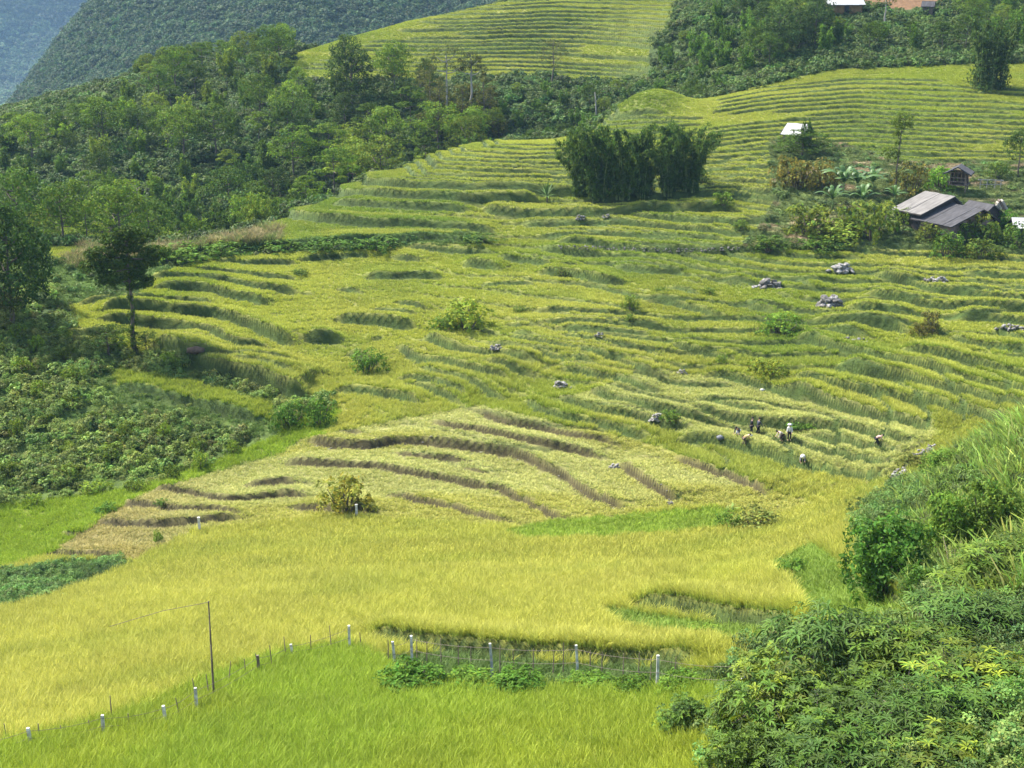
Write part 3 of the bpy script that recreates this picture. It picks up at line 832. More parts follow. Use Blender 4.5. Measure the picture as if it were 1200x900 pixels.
def brush():
    x, y, z, u, v = sample(lambda q: np.interp(q, [40, 100, 160, 345], [2.0, 1.9, .8, .45]), 40, 345, 0, 150)
    zn = zone_of(u, v, y)
    rr = rng.random(len(x))
    f = .6 + .9 * fbm(x / 5, y / 5, 90, 3)
    lum = rng.uniform(.7, 1.35, len(x)) * f
    def colr(base, k): return np.array(base) * lum[k][:, None] * (1 + rng.normal(0, .08, (k.sum(), 3)))
    P = np.stack([x, y, z - .1], 1)
    k = np.isin(zn, [ZI['bush'], ZI['lefttrees']])
    low = inpoly(u, v, [(120,428),(225,445),(322,470),(325,512),(270,506),(215,492),(120,472)])
    low2 = inpoly(u, v, [(0,575),(110,565),(180,552),(262,525),(330,498),(340,520),(262,550),(182,577),(112,592),(0,600)])
    scatter('undergrowth', 'dense dark green brush on the slope below the lone tree', P[k], (rng.uniform(.5, 1.25, len(x)) * np.where(low, .3, 1) * np.where(low2, .6, 1))[k], colr((.155, .215, .04), k), [f'brush_fine_{j}' for j in range(4)] + ['brush_0', 'brush_1'])
    k = (zn == ZI['forest'])
    scatter('undergrowth', 'dense green undergrowth between the trees of the far slopes', P[k], rng.uniform(.7, 1.9, k.sum()), colr((.075, .12, .024), k), [f'brush_{j}' for j in range(4)])
    k = (zn == ZI['lowbush'])
    scatter('undergrowth', 'low weeds in the hollow at the left edge of the golden field', P[k], rng.uniform(.4, .9, k.sum()), colr((.10, .18, .035), k), [f'brush_fine_{j}' for j in range(4)])
    k = (zn == ZI['village']) & (rr < .55)
    scatter('undergrowth', 'low weeds round the farmhouse', P[k], rng.uniform(.3, .8, k.sum()), colr((.11, .16, .04), k), [f'brush_{j}' for j in range(4)])
    k = (zn == ZI['bank']) & (rr < .3)
    scatter('undergrowth', 'scrub on the grassy bank below the dry maize', P[k], rng.uniform(.4, 1.0, k.sum()), colr((.09, .15, .03), k), [f'brush_{j}' for j in range(4)])
brush()

# ------------------------------------------------------------------ trees and shrubs
M_LEAF = mat_leaf('leaves', (1.25, 1.2, .5), .38, objcol=True, rough=.7, spec=.12)
M_BIGLEAF = mat_leaf('glossy_leaves', (1.15, 1.12, .5), .2, objcol=True, rough=.6, spec=.18)
M_BARK = mat_plain('bark', (.10, .08, .06), .9, 8, .4, .5, stretch=(1, 1, .3))
M_PALEBARK = mat_plain('pale_bark', (.27, .25, .21), .85, 5, .3, .3, stretch=(1, 1, .3))
M_CULM = mat_plain('bamboo_culm', (.17, .22, .06), .6, 6, .3)

def trunk_mb(h, r, lobes=(), seed=0, lean=.04, n=6):
    rr = random.Random(seed); mb = MB()
    top = Vector((rr.uniform(-lean, lean) * h, rr.uniform(-lean, lean) * h, h))
    ks = 6
    pts = [Vector((0, 0, -.4))] + [top * (k / ks) + Vector((rr.uniform(-1, 1), rr.uniform(-1, 1), 0)) * r * .5 for k in range(1, ks + 1)]
    mb.tube(pts, [r * 1.35] + [r * (1 - .75 * k / ks) for k in range(1, ks + 1)], n)
    for c, rad in lobes:
        c = Vector(c); t = min(.95, max(.3, (c.z - rad[2] * .9) / h)); s = top * t
        m = s.lerp(c, .5) + Vector((0, 0, -.12 * (c - s).length))
        mb.tube([s, m, c], [r * .45, r * .3, r * .1], 4)
    return mb

def tree_proto(name, lobes, h_trunk, r, nleaf, leaf, seed, bark=None, lmat=None, **kw):
    root = empty(name)
    trunk_mb(h_trunk, r, lobes, seed).build('trunk', bark or M_BARK, root, True)
    V, Fc, C = lobes_crown(lobes, nleaf, leaf, seed, **kw)
    add_obj('crown', np_mesh('crown', V, Fc, col=C), root, [lmat or M_LEAF])
    return root

def lobes_random(seed, h, w, n, base=.45, flat=.65):
    r = np.random.default_rng(seed); L_ = [((0, 0, h * .86), (w * .26, w * .26, h * .14))]
    for i in range(n):
        a = i * 2.4 + r.uniform(-.4, .4); t = (i + .5) / n
        z = h * (base + (.88 - base) * t); q = w * .5 * math.sqrt(max(.05, 1 - ((t - .25) / .85) ** 2)) * r.uniform(.55, .8)
        s = w * r.uniform(.2, .3)
        L_.append(((q * math.cos(a), q * math.sin(a), z), (s, s, s * flat)))
    return L_

def bamboo_proto(name, h, spread, nc, nleaf, leaf, seed, arch=.25, low=.22):
    r = np.random.default_rng(seed); root = empty(name)
    mb = MB(); P = []; Nn = []; Fv = []
    per = max(6, int(nleaf / nc))
    for i in range(nc):
        a = r.uniform(0, 6.283); q = math.sqrt(r.random()) * spread * .6
        b = np.array([q * math.cos(a), q * math.sin(a), -.2]); hh = h * r.uniform(.68, 1.08) * (1 - .42 * (q / spread) ** 2 * (.5 if low < .1 else 1))
        out = np.array([math.cos(a), math.sin(a), 0]) * (q / spread * .8 + .25) + r.normal(0, .12, 3) * [1, 1, 0]
        def pt(t): return b + np.array([0, 0, hh]) * (t - .12 * arch * 4 * max(0, t - .6) ** 2 * 2) + out * hh * arch * t ** 2.2
        mb.tube([pt(t) for t in (0, .35, .7, 1)], [.06, .05, .035, .012], 4, False)
        # sprays of leaves hang from the nodes
        ns = max(3, per // 9)
        for j in range(ns):
            t = r.uniform(low, 1.0) ** (.8 if low > .1 else .9); c = pt(t); rad = (.9 * (1.05 - t) ** .7 + .18) * spread * .52
            d = dirs(1, r)[0] * [1, 1, .35]; cc = c + d * rad * r.uniform(.3, 1)
            m = per // ns
            P.append(cc + r.normal(0, .22, (m, 3)) * [1, 1, .9] * leaf * 2.0); Nn.append(d[None] * .8 + r.normal(0, .5, (m, 3)) + [0, 0, .45]); Fv.append(np.full(m, r.uniform(.65, 1.4)))
    mb.build('culms', M_CULM, root)
    V, Fc, C = leafcards(np.vstack(P), np.vstack(Nn), leaf, seed, aspect=.34, droop=.7, var=.3); C = C * np.repeat(np.concatenate(Fv), 4)[:, None]
    add_obj('foliage', np_mesh('foliage', V, Fc, col=C), root, [M_LEAF])
    return root

def shrub_proto(name, w, h, nleaf, leaf, seed, n=8, mat=None, **kw):
    r = np.random.default_rng(seed); root = empty(name)
    lb = []
    for i in range(n):
        a = i * 2.4; q = w * .5 * math.sqrt((i + .3) / n) * .72; s = w * r.uniform(.16, .26)
        zz = h * (.72 - .35 * (q / (w * .5)) ** 2) * r.uniform(.75, 1.1)
        lb.append(((q * math.cos(a), q * math.sin(a), zz), (s, s, min(s, h * .35))))
        lb.append(((q * math.cos(a) * 1.1, q * math.sin(a) * 1.1, zz * .42), (s, s, h * .3)))
    mb = MB()
    for c, rad in lb[::2]:
        c = Vector(c); mb.tube([(c.x * .15, c.y * .15, -.2), (c.x * .6, c.y * .6, c.z * .5), c], [.03 * h, .022 * h, .006 * h], 4, False)
    mb.build('stems', M_BARK, root)
    V, Fc, C = lobes_crown(lb, nleaf, leaf, seed, inner=.5, **kw)
    add_obj('foliage', np_mesh('foliage', V, Fc, col=C), root, [mat or M_LEAF])
    return root

def setcol(root, c):
    for ch in root.children:
        if ch.name.split('.')[0] in ('crown', 'foliage', 'leaf', 'blades', 'vine'): ch.color = (*c, 1)

USED = set()
def put(pr, loc, s, rz, c, label, cat, group=None, sz=None):
    """first use takes the prototype itself, later ones copy it with its parts"""
    if pr.name not in USED: o = pr; USED.add(pr.name)
    else: o = copy_tree(pr)
    o.location = loc; o.rotation_euler = (0, 0, rz); o.scale = (s, s, sz if sz else s)
    setcol(o, c); tag(o, label, cat, group)
    if group is None and 'group' in o: del o['group']
    return o
def size_at(p, px): return px / F_PX * math.sqrt(p[0] ** 2 + p[1] ** 2 + (p[2] - CZ) ** 2)

BROAD = [tree_proto('broadleaf_tree', lobes_random(200 + k, 10, 8.4, 9 + k), 7.4, .22, 2700, .40, 200 + k) for k in range(4)]
UMBR = [tree_proto('spreading_tree', [((r_ * math.cos(a), r_ * math.sin(a), z), (s, s, s * .3)) for r_, a, z, s in
        [(0, 0, 9.3, 2.0), (2.1, .3, 8.4, 1.7), (2.2, 2.4, 8.1, 1.8), (2.0, 4.5, 8.6, 1.6), (2.9, 1.4, 6.6, 1.6), (2.7, 3.6, 6.2, 1.5), (2.4, 5.6, 6.8, 1.5), (1.2, 1.2, 5.0, 1.3)]],
        8.4, .2, 2400, .38, 220 + k) for k in range(2)]
BAMB = [bamboo_proto('bamboo', 7.5, 1.9, 12, 1900, .5, 230 + k) for k in range(4)]
DENSE = [tree_proto('dense_tree', lobes_random(240 + k, 11, 7.6, 13, .22, .8), 8, .24, 3600, .42, 240 + k) for k in range(2)]
SHRUB = [shrub_proto('shrub', 2, 1.3, 900, .16, 250 + k) for k in range(4)]
BARE = [tree_proto('sparse_tree', lobes_random(260 + k, 11, 5.0, 8, .45, .8), 10, .16, 650, .34, 260 + k, bark=M_BARK, inner=.8) for k in range(2)]

def poisson(test, xr, yr, dmin, n_try, seed):
    r = np.random.default_rng(seed); pts = []
    cell = {}
    for _ in range(n_try):
        x, y = r.uniform(*xr), r.uniform(*yr)
        if not test(x, y): continue
        k = (int(x // dmin), int(y // dmin))
        if any((x - a) ** 2 + (y - b) ** 2 < dmin * dmin for i in (-1, 0, 1) for j in (-1, 0, 1) for a, b in cell.get((k[0] + i, k[1] + j), ())): continue
        cell.setdefault(k, []).append((x, y)); pts.append((x, y))
    return pts

def uvof(x, y):
    z = float(H_at(np.array([x]), np.array([y]))[0]); u, v = proj(x, y, z); return u, v, z
SCRUB = [(490, 160), (500, 110), (575, 100), (590, 168)]     # the open patch of brown scrub
def tell(kind, s, c, x, y, side):
    u, v, z = uvof(x, y)
    a = 'small' if s < .55 else ('mid sized' if s < .78 else 'large')
    b = 'dark' if c[1] < .09 else ('fresh green' if c[1] < .13 else 'yellow green')
    if side == 'left':
        w = 'at the left edge' if u < 60 else 'left of centre' if u < 200 else 'in the middle' if u < 330 else 'near the terraces' if u < 420 else 'beside the brown scrub'
        q = 'of the ridge top' if y > 300 else 'of the upper wood' if y > 265 else 'of the lower wood' if y > 230 else 'of the wood foot'
    else:
        w = 'right of the brown scrub' if u < 640 else 'behind the dead snag' if u < 760 else 'above the grassy knoll' if u < 870 else 'over the long terraces' if u < 1000 else 'under the orange earth' if u < 1110 else 'at the right edge'
        q = 'high in the wood' if y > 290 else 'amid the wood' if y > 262 else 'at the wood rim'
    return f'{a} {b} {kind} {w} {q}' if side == 'left' else f'{a} {b} {kind} {w}, {q}'
def in_forest(x, y):
    u, v, z = uvof(x, y)
    if y < np.interp(u, CR_U, CR_Y) + 7 or u < -60 or u > 575 or v > 330: return False
    if inpoly(np.array([u]), np.array([v]), ZP['topterr'])[0]: return False
    if inpoly(np.array([u]), np.array([v]), SCRUB)[0]: return False
    return True
DG = [(.045, .08, .017), (.062, .108, .021), (.085, .14, .027), (.052, .096, .026), (.105, .15, .034)]
CAPU = [-80, 0, 60, 130, 165, 200, 260, 300, 335, 347, 392, 402, 430, 470, 500, 515, 545, 590, 600, 755, 765, 800, 850, 960, 980, 1005, 1105, 1120, 1300]
CAPV = [115, 128, 128, 104, 62, 50, 44, 26, 24, 74, 78, 42, 34, 44, 70, 100, 112, 104, 92, 90, 52, 30, -30, -30, 14, 22, 22, -20, -30]
def cap(x, y, z, s, hh):
    u, v = proj(x, y, z); u = float(u)
    vt = proj(x, y, z + s * hh)[1]; c = max(np.interp(u + d, CAPU, CAPV) for d in (-8, 0, 8)) if 335 < u < 400 or u > 575 else np.interp(u, CAPU, CAPV)
    if vt < c: s *= max(0.0, (v - c)) / (v - vt)
    return s
def wooded_slope():
    for x, y in poisson(in_forest, (-140, 5), (160, 350), 5.6, 9000, 1):
        u, v, z = uvof(x, y)
        n = vnoise(np.array([x / 22]), np.array([y / 22]), 77)[0]; q = rng.random()
        dark = 400 < u < 540 and v < 165
        c = np.array(DG[int(rng.integers(0, 5))]) * rng.uniform(.7, 1.45)
        if dark and q < .6: pr, lb, ca = DENSE[int(rng.integers(0, 2))], 'dark dense tree in the grove left of the brown scrub', 'tree'; c = np.array((.04, .07, .022)) * rng.uniform(.8, 1.3)
        elif q < .30 + .35 * n: pr, lb, ca = BAMB[int(rng.integers(0, 4))], 'green bamboo clump among the trees of the left slope', 'bamboo'; c = c * 1.15
        elif q < .86: pr, lb, ca = BROAD[int(rng.integers(0, 4))], 'round crowned tree in the wood on the left slope', 'tree'
        else: pr, lb, ca = UMBR[int(rng.integers(0, 2))], 'flat layered tree in the wood on the left slope', 'tree'
        s = rng.uniform(.5, 1.15) * (1.1 if dark else .95)
        s = cap(x, y, z, s, 7.9 if ca == 'bamboo' else 10.5)
        if s < .3: continue
        lb = tell({'b': 'bamboo', 'd': 'dense tree', 'f': 'layered tree', 's': 'layered tree'}.get(pr.name[0], 'tree') if pr.name[0] != 'b' or pr.name[1] == 'a' else 'round tree', s, c, x, y, 'left')
        put(pr, (x, y, z - .2), s, rng.uniform(0, 6.3), c, lb, ca, {'tree': 'trees of the left wooded slope', 'bamboo': 'bamboo clumps of the left wooded slope'}[ca])
wooded_slope()
def in_gully(x, y):
    u, v, z = uvof(x, y)
    if u < 575 or u > 1290 or y < np.interp(u, CR_U, CR_Y) + (5 if u < 850 else 12): return False
    if inpoly(np.array([u]), np.array([v]), ZP['topterr'])[0]: return False
    if u < 770 and v < 96: return False
    if 985 < u < 1110 and v < 18: return False
    if 700 < u < 850 and 95 < v < 115 and rng.random() < .6: return False
    return True
def gully_wood():
    for x, y in poisson(in_gully, (-10, 150), (222, 335), 4.3, 9000, 2):
        u, v, z = uvof(x, y); q = rng.random()
        big = 860 < u < 960 and 10 < v < 75
        c = np.array(DG[int(rng.integers(0, 5))]) * rng.uniform(.8, 1.25)
        low = v > 92 and u < 870
        if big and q < .5: pr, lb, ca, gp, s = DENSE[int(rng.integers(0, 2))], 'large dark blue green tree in the upper right wood', 'tree', 'trees of the upper right wood', rng.uniform(.7, 1); c = np.array((.045, .08, .035)) * rng.uniform(.8, 1.2)
        elif q < .72: pr, lb, ca, gp, s = BAMB[int(rng.integers(0, 4))], 'fresh green bamboo clump in the gully and wood at upper right', 'bamboo', 'bamboo clumps of the gully', rng.uniform(.6, .95) * (.62 if low else 1); c = np.array((.07, .135, .03)) * rng.uniform(.75, 1.35)
        elif q < .9: pr, lb, ca, gp, s = BROAD[int(rng.integers(0, 4))], 'round tree among the bamboo at upper right', 'tree', 'trees of the upper right wood', rng.uniform(.45, .75) * (.7 if low else 1)
        else: pr, lb, ca, gp, s = UMBR[int(rng.integers(0, 2))], 'layered tree among the bamboo at upper right', 'tree', 'trees of the upper right wood', rng.uniform(.5, .7) * (.7 if low else 1)
        s = cap(x, y, z, s, 7.9 if ca == 'bamboo' else 10.5)
        if s < .25: continue
        lb = tell({'b': 'bamboo', 'd': 'dense tree', 's': 'layered tree'}.get(pr.name[0], 'tree') if pr.name[:2] != 'br' else 'round tree', s, c, x, y, 'right')
        put(pr, (x, y, z - .2), s, rng.uniform(0, 6.3), c, lb, ca, gp)
gully_wood()

def spot(pr, u, vb, vt, c, label, cat, w=None, group=None, nat=None, ymin=20, ymax=398, rz=None):
    """stand a plant on the ground seen at (u, vb), its top at row vt; nat = (width, height) of the prototype"""
    p = ground(u, vb, ymin, ymax); h = size_at(p, vb - vt) * 1.03
    sz = h / nat[1]; s = size_at(p, w) / nat[0] if w else sz
    return put(pr, tuple(p - np.array([0, 0, .08])), s, rng.uniform(0, 6.3) if rz is None else rz, c, label, cat, group, sz)

# the lone tree on the lip of the spur, sparse crown over a bare trunk
def lone_tree():
    p = ground(158, 412, ymax=150); h = size_at(p, 146)
    lb = [((x, .04 * ((i * 7) % 5 - 2), z), (.115, .10, .052)) for i, (x, z) in enumerate([(.02, .95), (-.09, .89), (.12, .88), (-.19, .8), (.03, .82), (.2, .78), (-.08, .72), (.14, .69), (-.25, .7), (.02, .63), (-.16, .61), (.07, .55)])]
    lb = [(tuple(x * h for x in c), tuple(x * h for x in r_)) for c, r_ in lb]
    root = tree_proto('lone_tree', lb, h * .9, .24, 10500, .34, 300, inner=.6, jit=.9)
    V, Fc, C = lobes_crown([((0, 0, h * z), (.5, .5, h * .05)) for z in (.05, .12, .2, .27, .34, .41, .48)], 900, .24, 301, inner=.5)
    add_obj('vine', np_mesh('vine', V, Fc, col=C), root, [M_LEAF])
    put(root, tuple(p), 1, .4, (.05, .085, .024), 'tall lone tree with a thin bare trunk on the lip of the terraces', 'tree')
lone_tree()
def pale_trunk_tree(u, vb, vt, label, c, seed, leafn=900, lean=0):
    p = ground(u, vb, 200); h = size_at(p, vb - vt)
    lb = [((x * h, 0.05 * h * ((i % 3) - 1), z * h), (.13 * h, .12 * h, .09 * h)) for i, (x, z) in enumerate([(0, .9), (-.14, .8), (.12, .82), (.02, .72), (-.2, .68), (.17, .66)])]
    root = tree_proto('pale_trunk_tree', lb, h * .8, .28, leafn, .36, seed, bark=M_PALEBARK, inner=.7)
    put(root, tuple(p), 1, 0, c, label, 'tree')
pale_trunk_tree(524, 141, 50, 'tall tree with a whitish trunk in the brown scrub', (.07, .085, .04), 310)
pale_trunk_tree(552, 128, 62, 'smaller dark crowned tree right of the whitish trunk', (.05, .06, .03), 311, 1100)
for i, (u, vb, vt) in enumerate([(505, 140, 78), (514, 150, 92), (494, 128, 80), (568, 150, 88), (541, 150, 100), (575, 140, 100)]):
    spot(BARE[i % 2], u, vb, vt, (.095, .105, .045), ['tallest thin bare tree left of the whitish trunk', 'bare tree standing lowest just left of the whitish trunk', 'short bare tree at the left rim of the brown scrub', 'bare tree right of the smaller dark crowned tree', 'bare tree between the whitish trunk and the smaller dark tree', 'bare tree at the right rim of the brown scrub'][i], 'tree', nat=(5, 11), group='bare trees in the brown scrub', ymin=215)
spot(BARE[1], 647, 104, 46, (.10, .11, .07), 'grey sparse tree standing before the high terraces', 'tree', w=34, nat=(5, 11), ymin=230)
for i, (u, vb, w, hh) in enumerate([(500, 150, 40, 22), (528, 158, 46, 22), (560, 160, 44, 24), (585, 160, 36, 20), (540, 140, 44, 24), (515, 128, 40, 24), (570, 132, 40, 26), (548, 118, 34, 22)]):
    spot(SHRUB[i % 4], u, vb, vb - hh, (.085, .095, .033), 'brownish dry shrub ' + ['at the lower left of the scrub patch', 'at the foot of the whitish trunk', 'low in the middle of the scrub patch', 'at the lower right of the scrub patch', 'right behind the whitish trunk', 'at the upper left of the scrub patch', 'at the right of the scrub patch', 'at the top of the scrub patch'][i], 'shrub', w=w, nat=(2, 1.3), group='dry shrubs of the scrub patch', ymin=222)
def snag():
    p = ground(699, 141, 200); h = size_at(p, 32); root = empty('dead_tree', tuple(p))
    mb = MB(); mb.tube([(0, 0, -.3), (-.1, 0, h * .4), (-.25, 0, h * .75), (-.38, 0, h)], [.16, .14, .1, .05], 6)
    mb.build('trunk', M_PALEBARK, root, True)
    m2 = MB(); m2.tube([(-.2, 0, h * .66), (.25, 0, h * .78), (.35, 0, h * .9)], [.05, .04, .015], 4); m2.build('branch', M_PALEBARK, root)
    tag(root, 'bare pale dead trunk sticking up behind the grassy knoll', 'dead tree')
snag()
GB = [bamboo_proto('giant_bamboo', 9, 1.7, 24, 10000, .42, 320 + k, .62, .05) for k in range(3)]
GB.append(bamboo_proto('dark_bamboo', 9, 2.3, 22, 6500, .42, 329, .2, .03))
spot(GB[3], 1157, 106, 22, (.045, .08, .032), 'tall narrow dark tree standing alone at the top right terraces', 'bamboo', w=58, nat=(5.4, 9), ymax=262)
for pr, u, vb, vt, w, lb in [(GB[0], 682, 231, 160, 40, 'dark bamboo plume at the left end of the bamboo row on the terraces'), (GB[1], 703, 232, 148, 48, 'tall dark bamboo second from the left of the row on the terraces'), (GB[2], 730, 231, 143, 50, 'tallest dark bamboo in the middle of the row on the terraces'),
   (GB[0], 753, 229, 154, 40, 'dark bamboo just left of the gap in the bamboo row'), (GB[1], 785, 227, 150, 42, 'dark bamboo just right of the gap in the bamboo row'), (GB[2], 806, 225, 145, 44, 'dark bamboo at the right end of the row, nearest the farm')]:
    spot(pr, u, vb, vt, (.055, .098, .034), lb, 'bamboo', w=w * 1.1, nat=(5.6, 8.6), group='bamboo clumps together on the terraces')
# round the farm
spot(DENSE[1], 940, 184, 152, (.055, .10, .025), 'round green tree hiding the white roofed hut', 'tree', w=58, nat=(7.6, 11))
spot(BAMB[1], 944, 182, 138, (.04, .08, .02), 'thin pointed green tree beside the white roofed hut', 'tree', w=12, nat=(3.8, 7.5))
for i, (u, vb, vt, w, c, lb) in enumerate([
  (930, 222, 182, 62, (.12, .115, .045), 'large brownish shrub below the white roofed hut'), (962, 220, 188, 46, (.125, .115, .045), 'brownish shrub beside the banana plants'),
  (1068, 228, 192, 44, (.13, .13, .05), 'brownish shrub behind the farmhouse roof'), (950, 276, 238, 70, (.105, .14, .034), 'yellowish green bush left of the farmhouse'),
  (1020, 278, 232, 74, (.10, .14, .034), 'yellow green bush close to the pale farmhouse roof'), (985, 282, 258, 70, (.15, .21, .06), 'low vine covered bush between the yellowish bushes'),
  (1100, 222, 196, 34, (.12, .24, .05), 'bright green bush beside the small shed'), (1145, 276, 246, 40, (.12, .14, .04), 'olive bush in front of the farmhouse wall'),
  (1176, 268, 244, 26, (.08, .18, .04), 'fresh green bush right of the farmhouse'), (1190, 290, 262, 44, (.06, .11, .03), 'dark bush at the right edge below the farmhouse'),
  (1110, 300, 272, 46, (.07, .13, .035), 'green bush on the bank below the farmhouse yard'), (900, 292, 276, 56, (.06, .11, .03), 'low dark bush at the left end of the farm hedge'),
  (960, 292, 276, 70, (.06, .11, .03), 'low dark hedge bush under the yellowish bushes'), (1150, 300, 280, 50, (.08, .12, .035), 'low bush on the bank right of the bare earth'),
  (1088, 280, 262, 34, (.10, .13, .04), 'olive bush against the mud wall of the farmhouse'), (1130, 282, 258, 36, (.07, .13, .03), 'green bush hiding the middle of the farmhouse wall'), (1160, 284, 258, 30, (.09, .14, .04), 'leafy bush under the right end of the grey roof'), (1062, 262, 244, 26, (.09, .14, .03), 'bush at the left corner of the pale roofed farmhouse'),
  (1170, 208, 190, 30, (.08, .13, .04), 'bush behind the wooden rack'), (848, 238, 224, 30, (.10, .17, .04), 'small grassy bush on the terrace left of the farm'), (868, 268, 256, 24, (.10, .16, .05), 'small bush on the terrace below the farm path'),
  (822, 214, 196, 22, (.07, .12, .03), 'small bush against the bamboo clump nearest the farm')]):
    spot(SHRUB[i % 4], u, vb, vt, c, lb, 'bush', w=w, nat=(2, 1.3))
spot(BROAD[0], 1193, 206, 156, (.05, .085, .03), 'dark tree at the right edge above the farm', 'tree', w=40, nat=(8.4, 10))
def slim_tree():
    p = ground(1048, 228); h = size_at(p, 94)
    lb = [((.03 * h, 0, .88 * h), (.13 * h, .13 * h, .1 * h)), ((.06 * h, .03, .8 * h), (.1 * h, .1 * h, .07 * h)), ((-.02 * h, 0, .72 * h), (.05 * h, .05 * h, .08 * h)), ((0, 0, .58 * h), (.045 * h, .045 * h, .1 * h)), ((0.01 * h, 0, .42 * h), (.05 * h, .05 * h, .1 * h)), ((-.12 * h, 0, .5 * h), (.09 * h, .09 * h, .07 * h))]
    root = tree_proto('slim_tree', lb, h * .9, .13, 2000, .26, 330, inner=.5)
    put(root, tuple(p), 1, 0, (.085, .125, .03), 'slim tree with a ball crown behind the farmhouse', 'tree')
slim_tree()

M_BANANA = mat_leaf('banana_leaf', (1, 1, 1), .35, objcol=True, rough=.45, spec=.4)
def banana(u, vb, vt, label, seed, group=None, c=(.08, .15, .034)):
    p = ground(u, vb); h = size_at(p, vb - vt); r = random.Random(seed)
    root = empty('banana_plant', tuple(p)); th = h * .34
    mb = MB(); mb.tube([(0, 0, -.2), (.03, 0, th * .5), (0, .03, th)], [.13, .11, .07], 7); mb.build('stem', M_CULM, root, True)
    for i in range(10):
        a = i * 2.4 + r.uniform(-.3, .3); ln_ = h * r.uniform(.5, .7); up = r.uniform(.6, 1.5) if i < 6 else r.uniform(1.4, 2.2)
        V = []; Fc = []
        K = 7
        for k in range(K + 1):
            t = k / K; q = ln_ * t; d = Vector((math.cos(a), math.sin(a), 0))
            cen = d * q * (.9 if up < 1.4 else .5) + Vector((0, 0, th * .95 + q * up * (1 - .78 * t)))
            w = ln_ * .10 * math.sin(math.pi * min(1, t * .92 + .08)) ** .6; sd_ = Vector((-math.sin(a), math.cos(a), 0)) * w
            dr = Vector((0, 0, -.35 * w + (r.uniform(-.12, .05) * ln_ * .3)))
            V += [cen + sd_ + dr, cen, cen - sd_ + dr]
        for k in range(K):
            b = 3 * k; Fc += [(b, b + 1, b + 4, b + 3), (b + 1, b + 2, b + 5, b + 4)]
        col = np.ones((len(V), 3)) * r.uniform(.8, 1.3)
        o = add_obj('leaf', np_mesh('leaf', [tuple(q) for q in V], Fc, True, col), root, [M_BANANA]); o.color = (*c, 1)
    tag(root, label, 'banana plant', group)
for i, (u, vb, vt, lb) in enumerate([(988, 228, 182, 'tall banana plant beside the brownish shrub'), (1004, 230, 180, 'banana plant in the middle of the grove by the farm'), (1022, 226, 184, 'banana plant next to the slim ball crowned tree'), (975, 246, 206, 'low leaning banana plant in front of the brownish shrub'), (1048, 238, 210, 'low banana plant just above the pale farmhouse roof'), (1072, 214, 186, 'banana plant behind the farmhouse near the shed'), (1010, 246, 206, 'banana plant standing lowest behind the yellow green bush')]):
    banana(u, vb, vt, lb, 400 + i, 'banana plants by the farm')
def spiky():
    p = ground(641, 236); h = size_at(p, 28); root = empty('spiky_plant', tuple(p)); r = random.Random(5)
    mb = MB(); mb.tube([(0, 0, -.2), (.02, 0, h * .25)], [.12, .1], 6); mb.build('stem', M_BARK, root)
    for i in range(26):
        a = i * 2.4; el = r.uniform(.1, 1.5); L_ = h * r.uniform(.55, .8)
        d = Vector((math.cos(a) * math.cos(el), math.sin(a) * math.cos(el), math.sin(el))); s_ = Vector((-math.sin(a), math.cos(a), 0)) * .07 * h * .5
        b = Vector((0, 0, h * .22)); m = b + d * L_ * .5; t = b + d * L_ + Vector((0, 0, -.12 * L_))
        o = add_obj('leaf', np_mesh('leaf', [tuple(q) for q in (b - s_ * .4, b + s_ * .4, m + s_, t, m - s_)], [(0, 1, 2), (0, 2, 4), (4, 2, 3)], False, np.ones((5, 3)) * r.uniform(.8, 1.2)), root, [M_BIGLEAF]); o.color = (.07, .13, .06, 1)
    tag(root, 'spiky leaved plant standing by itself left of the bamboo clumps', 'plant')
spiky()

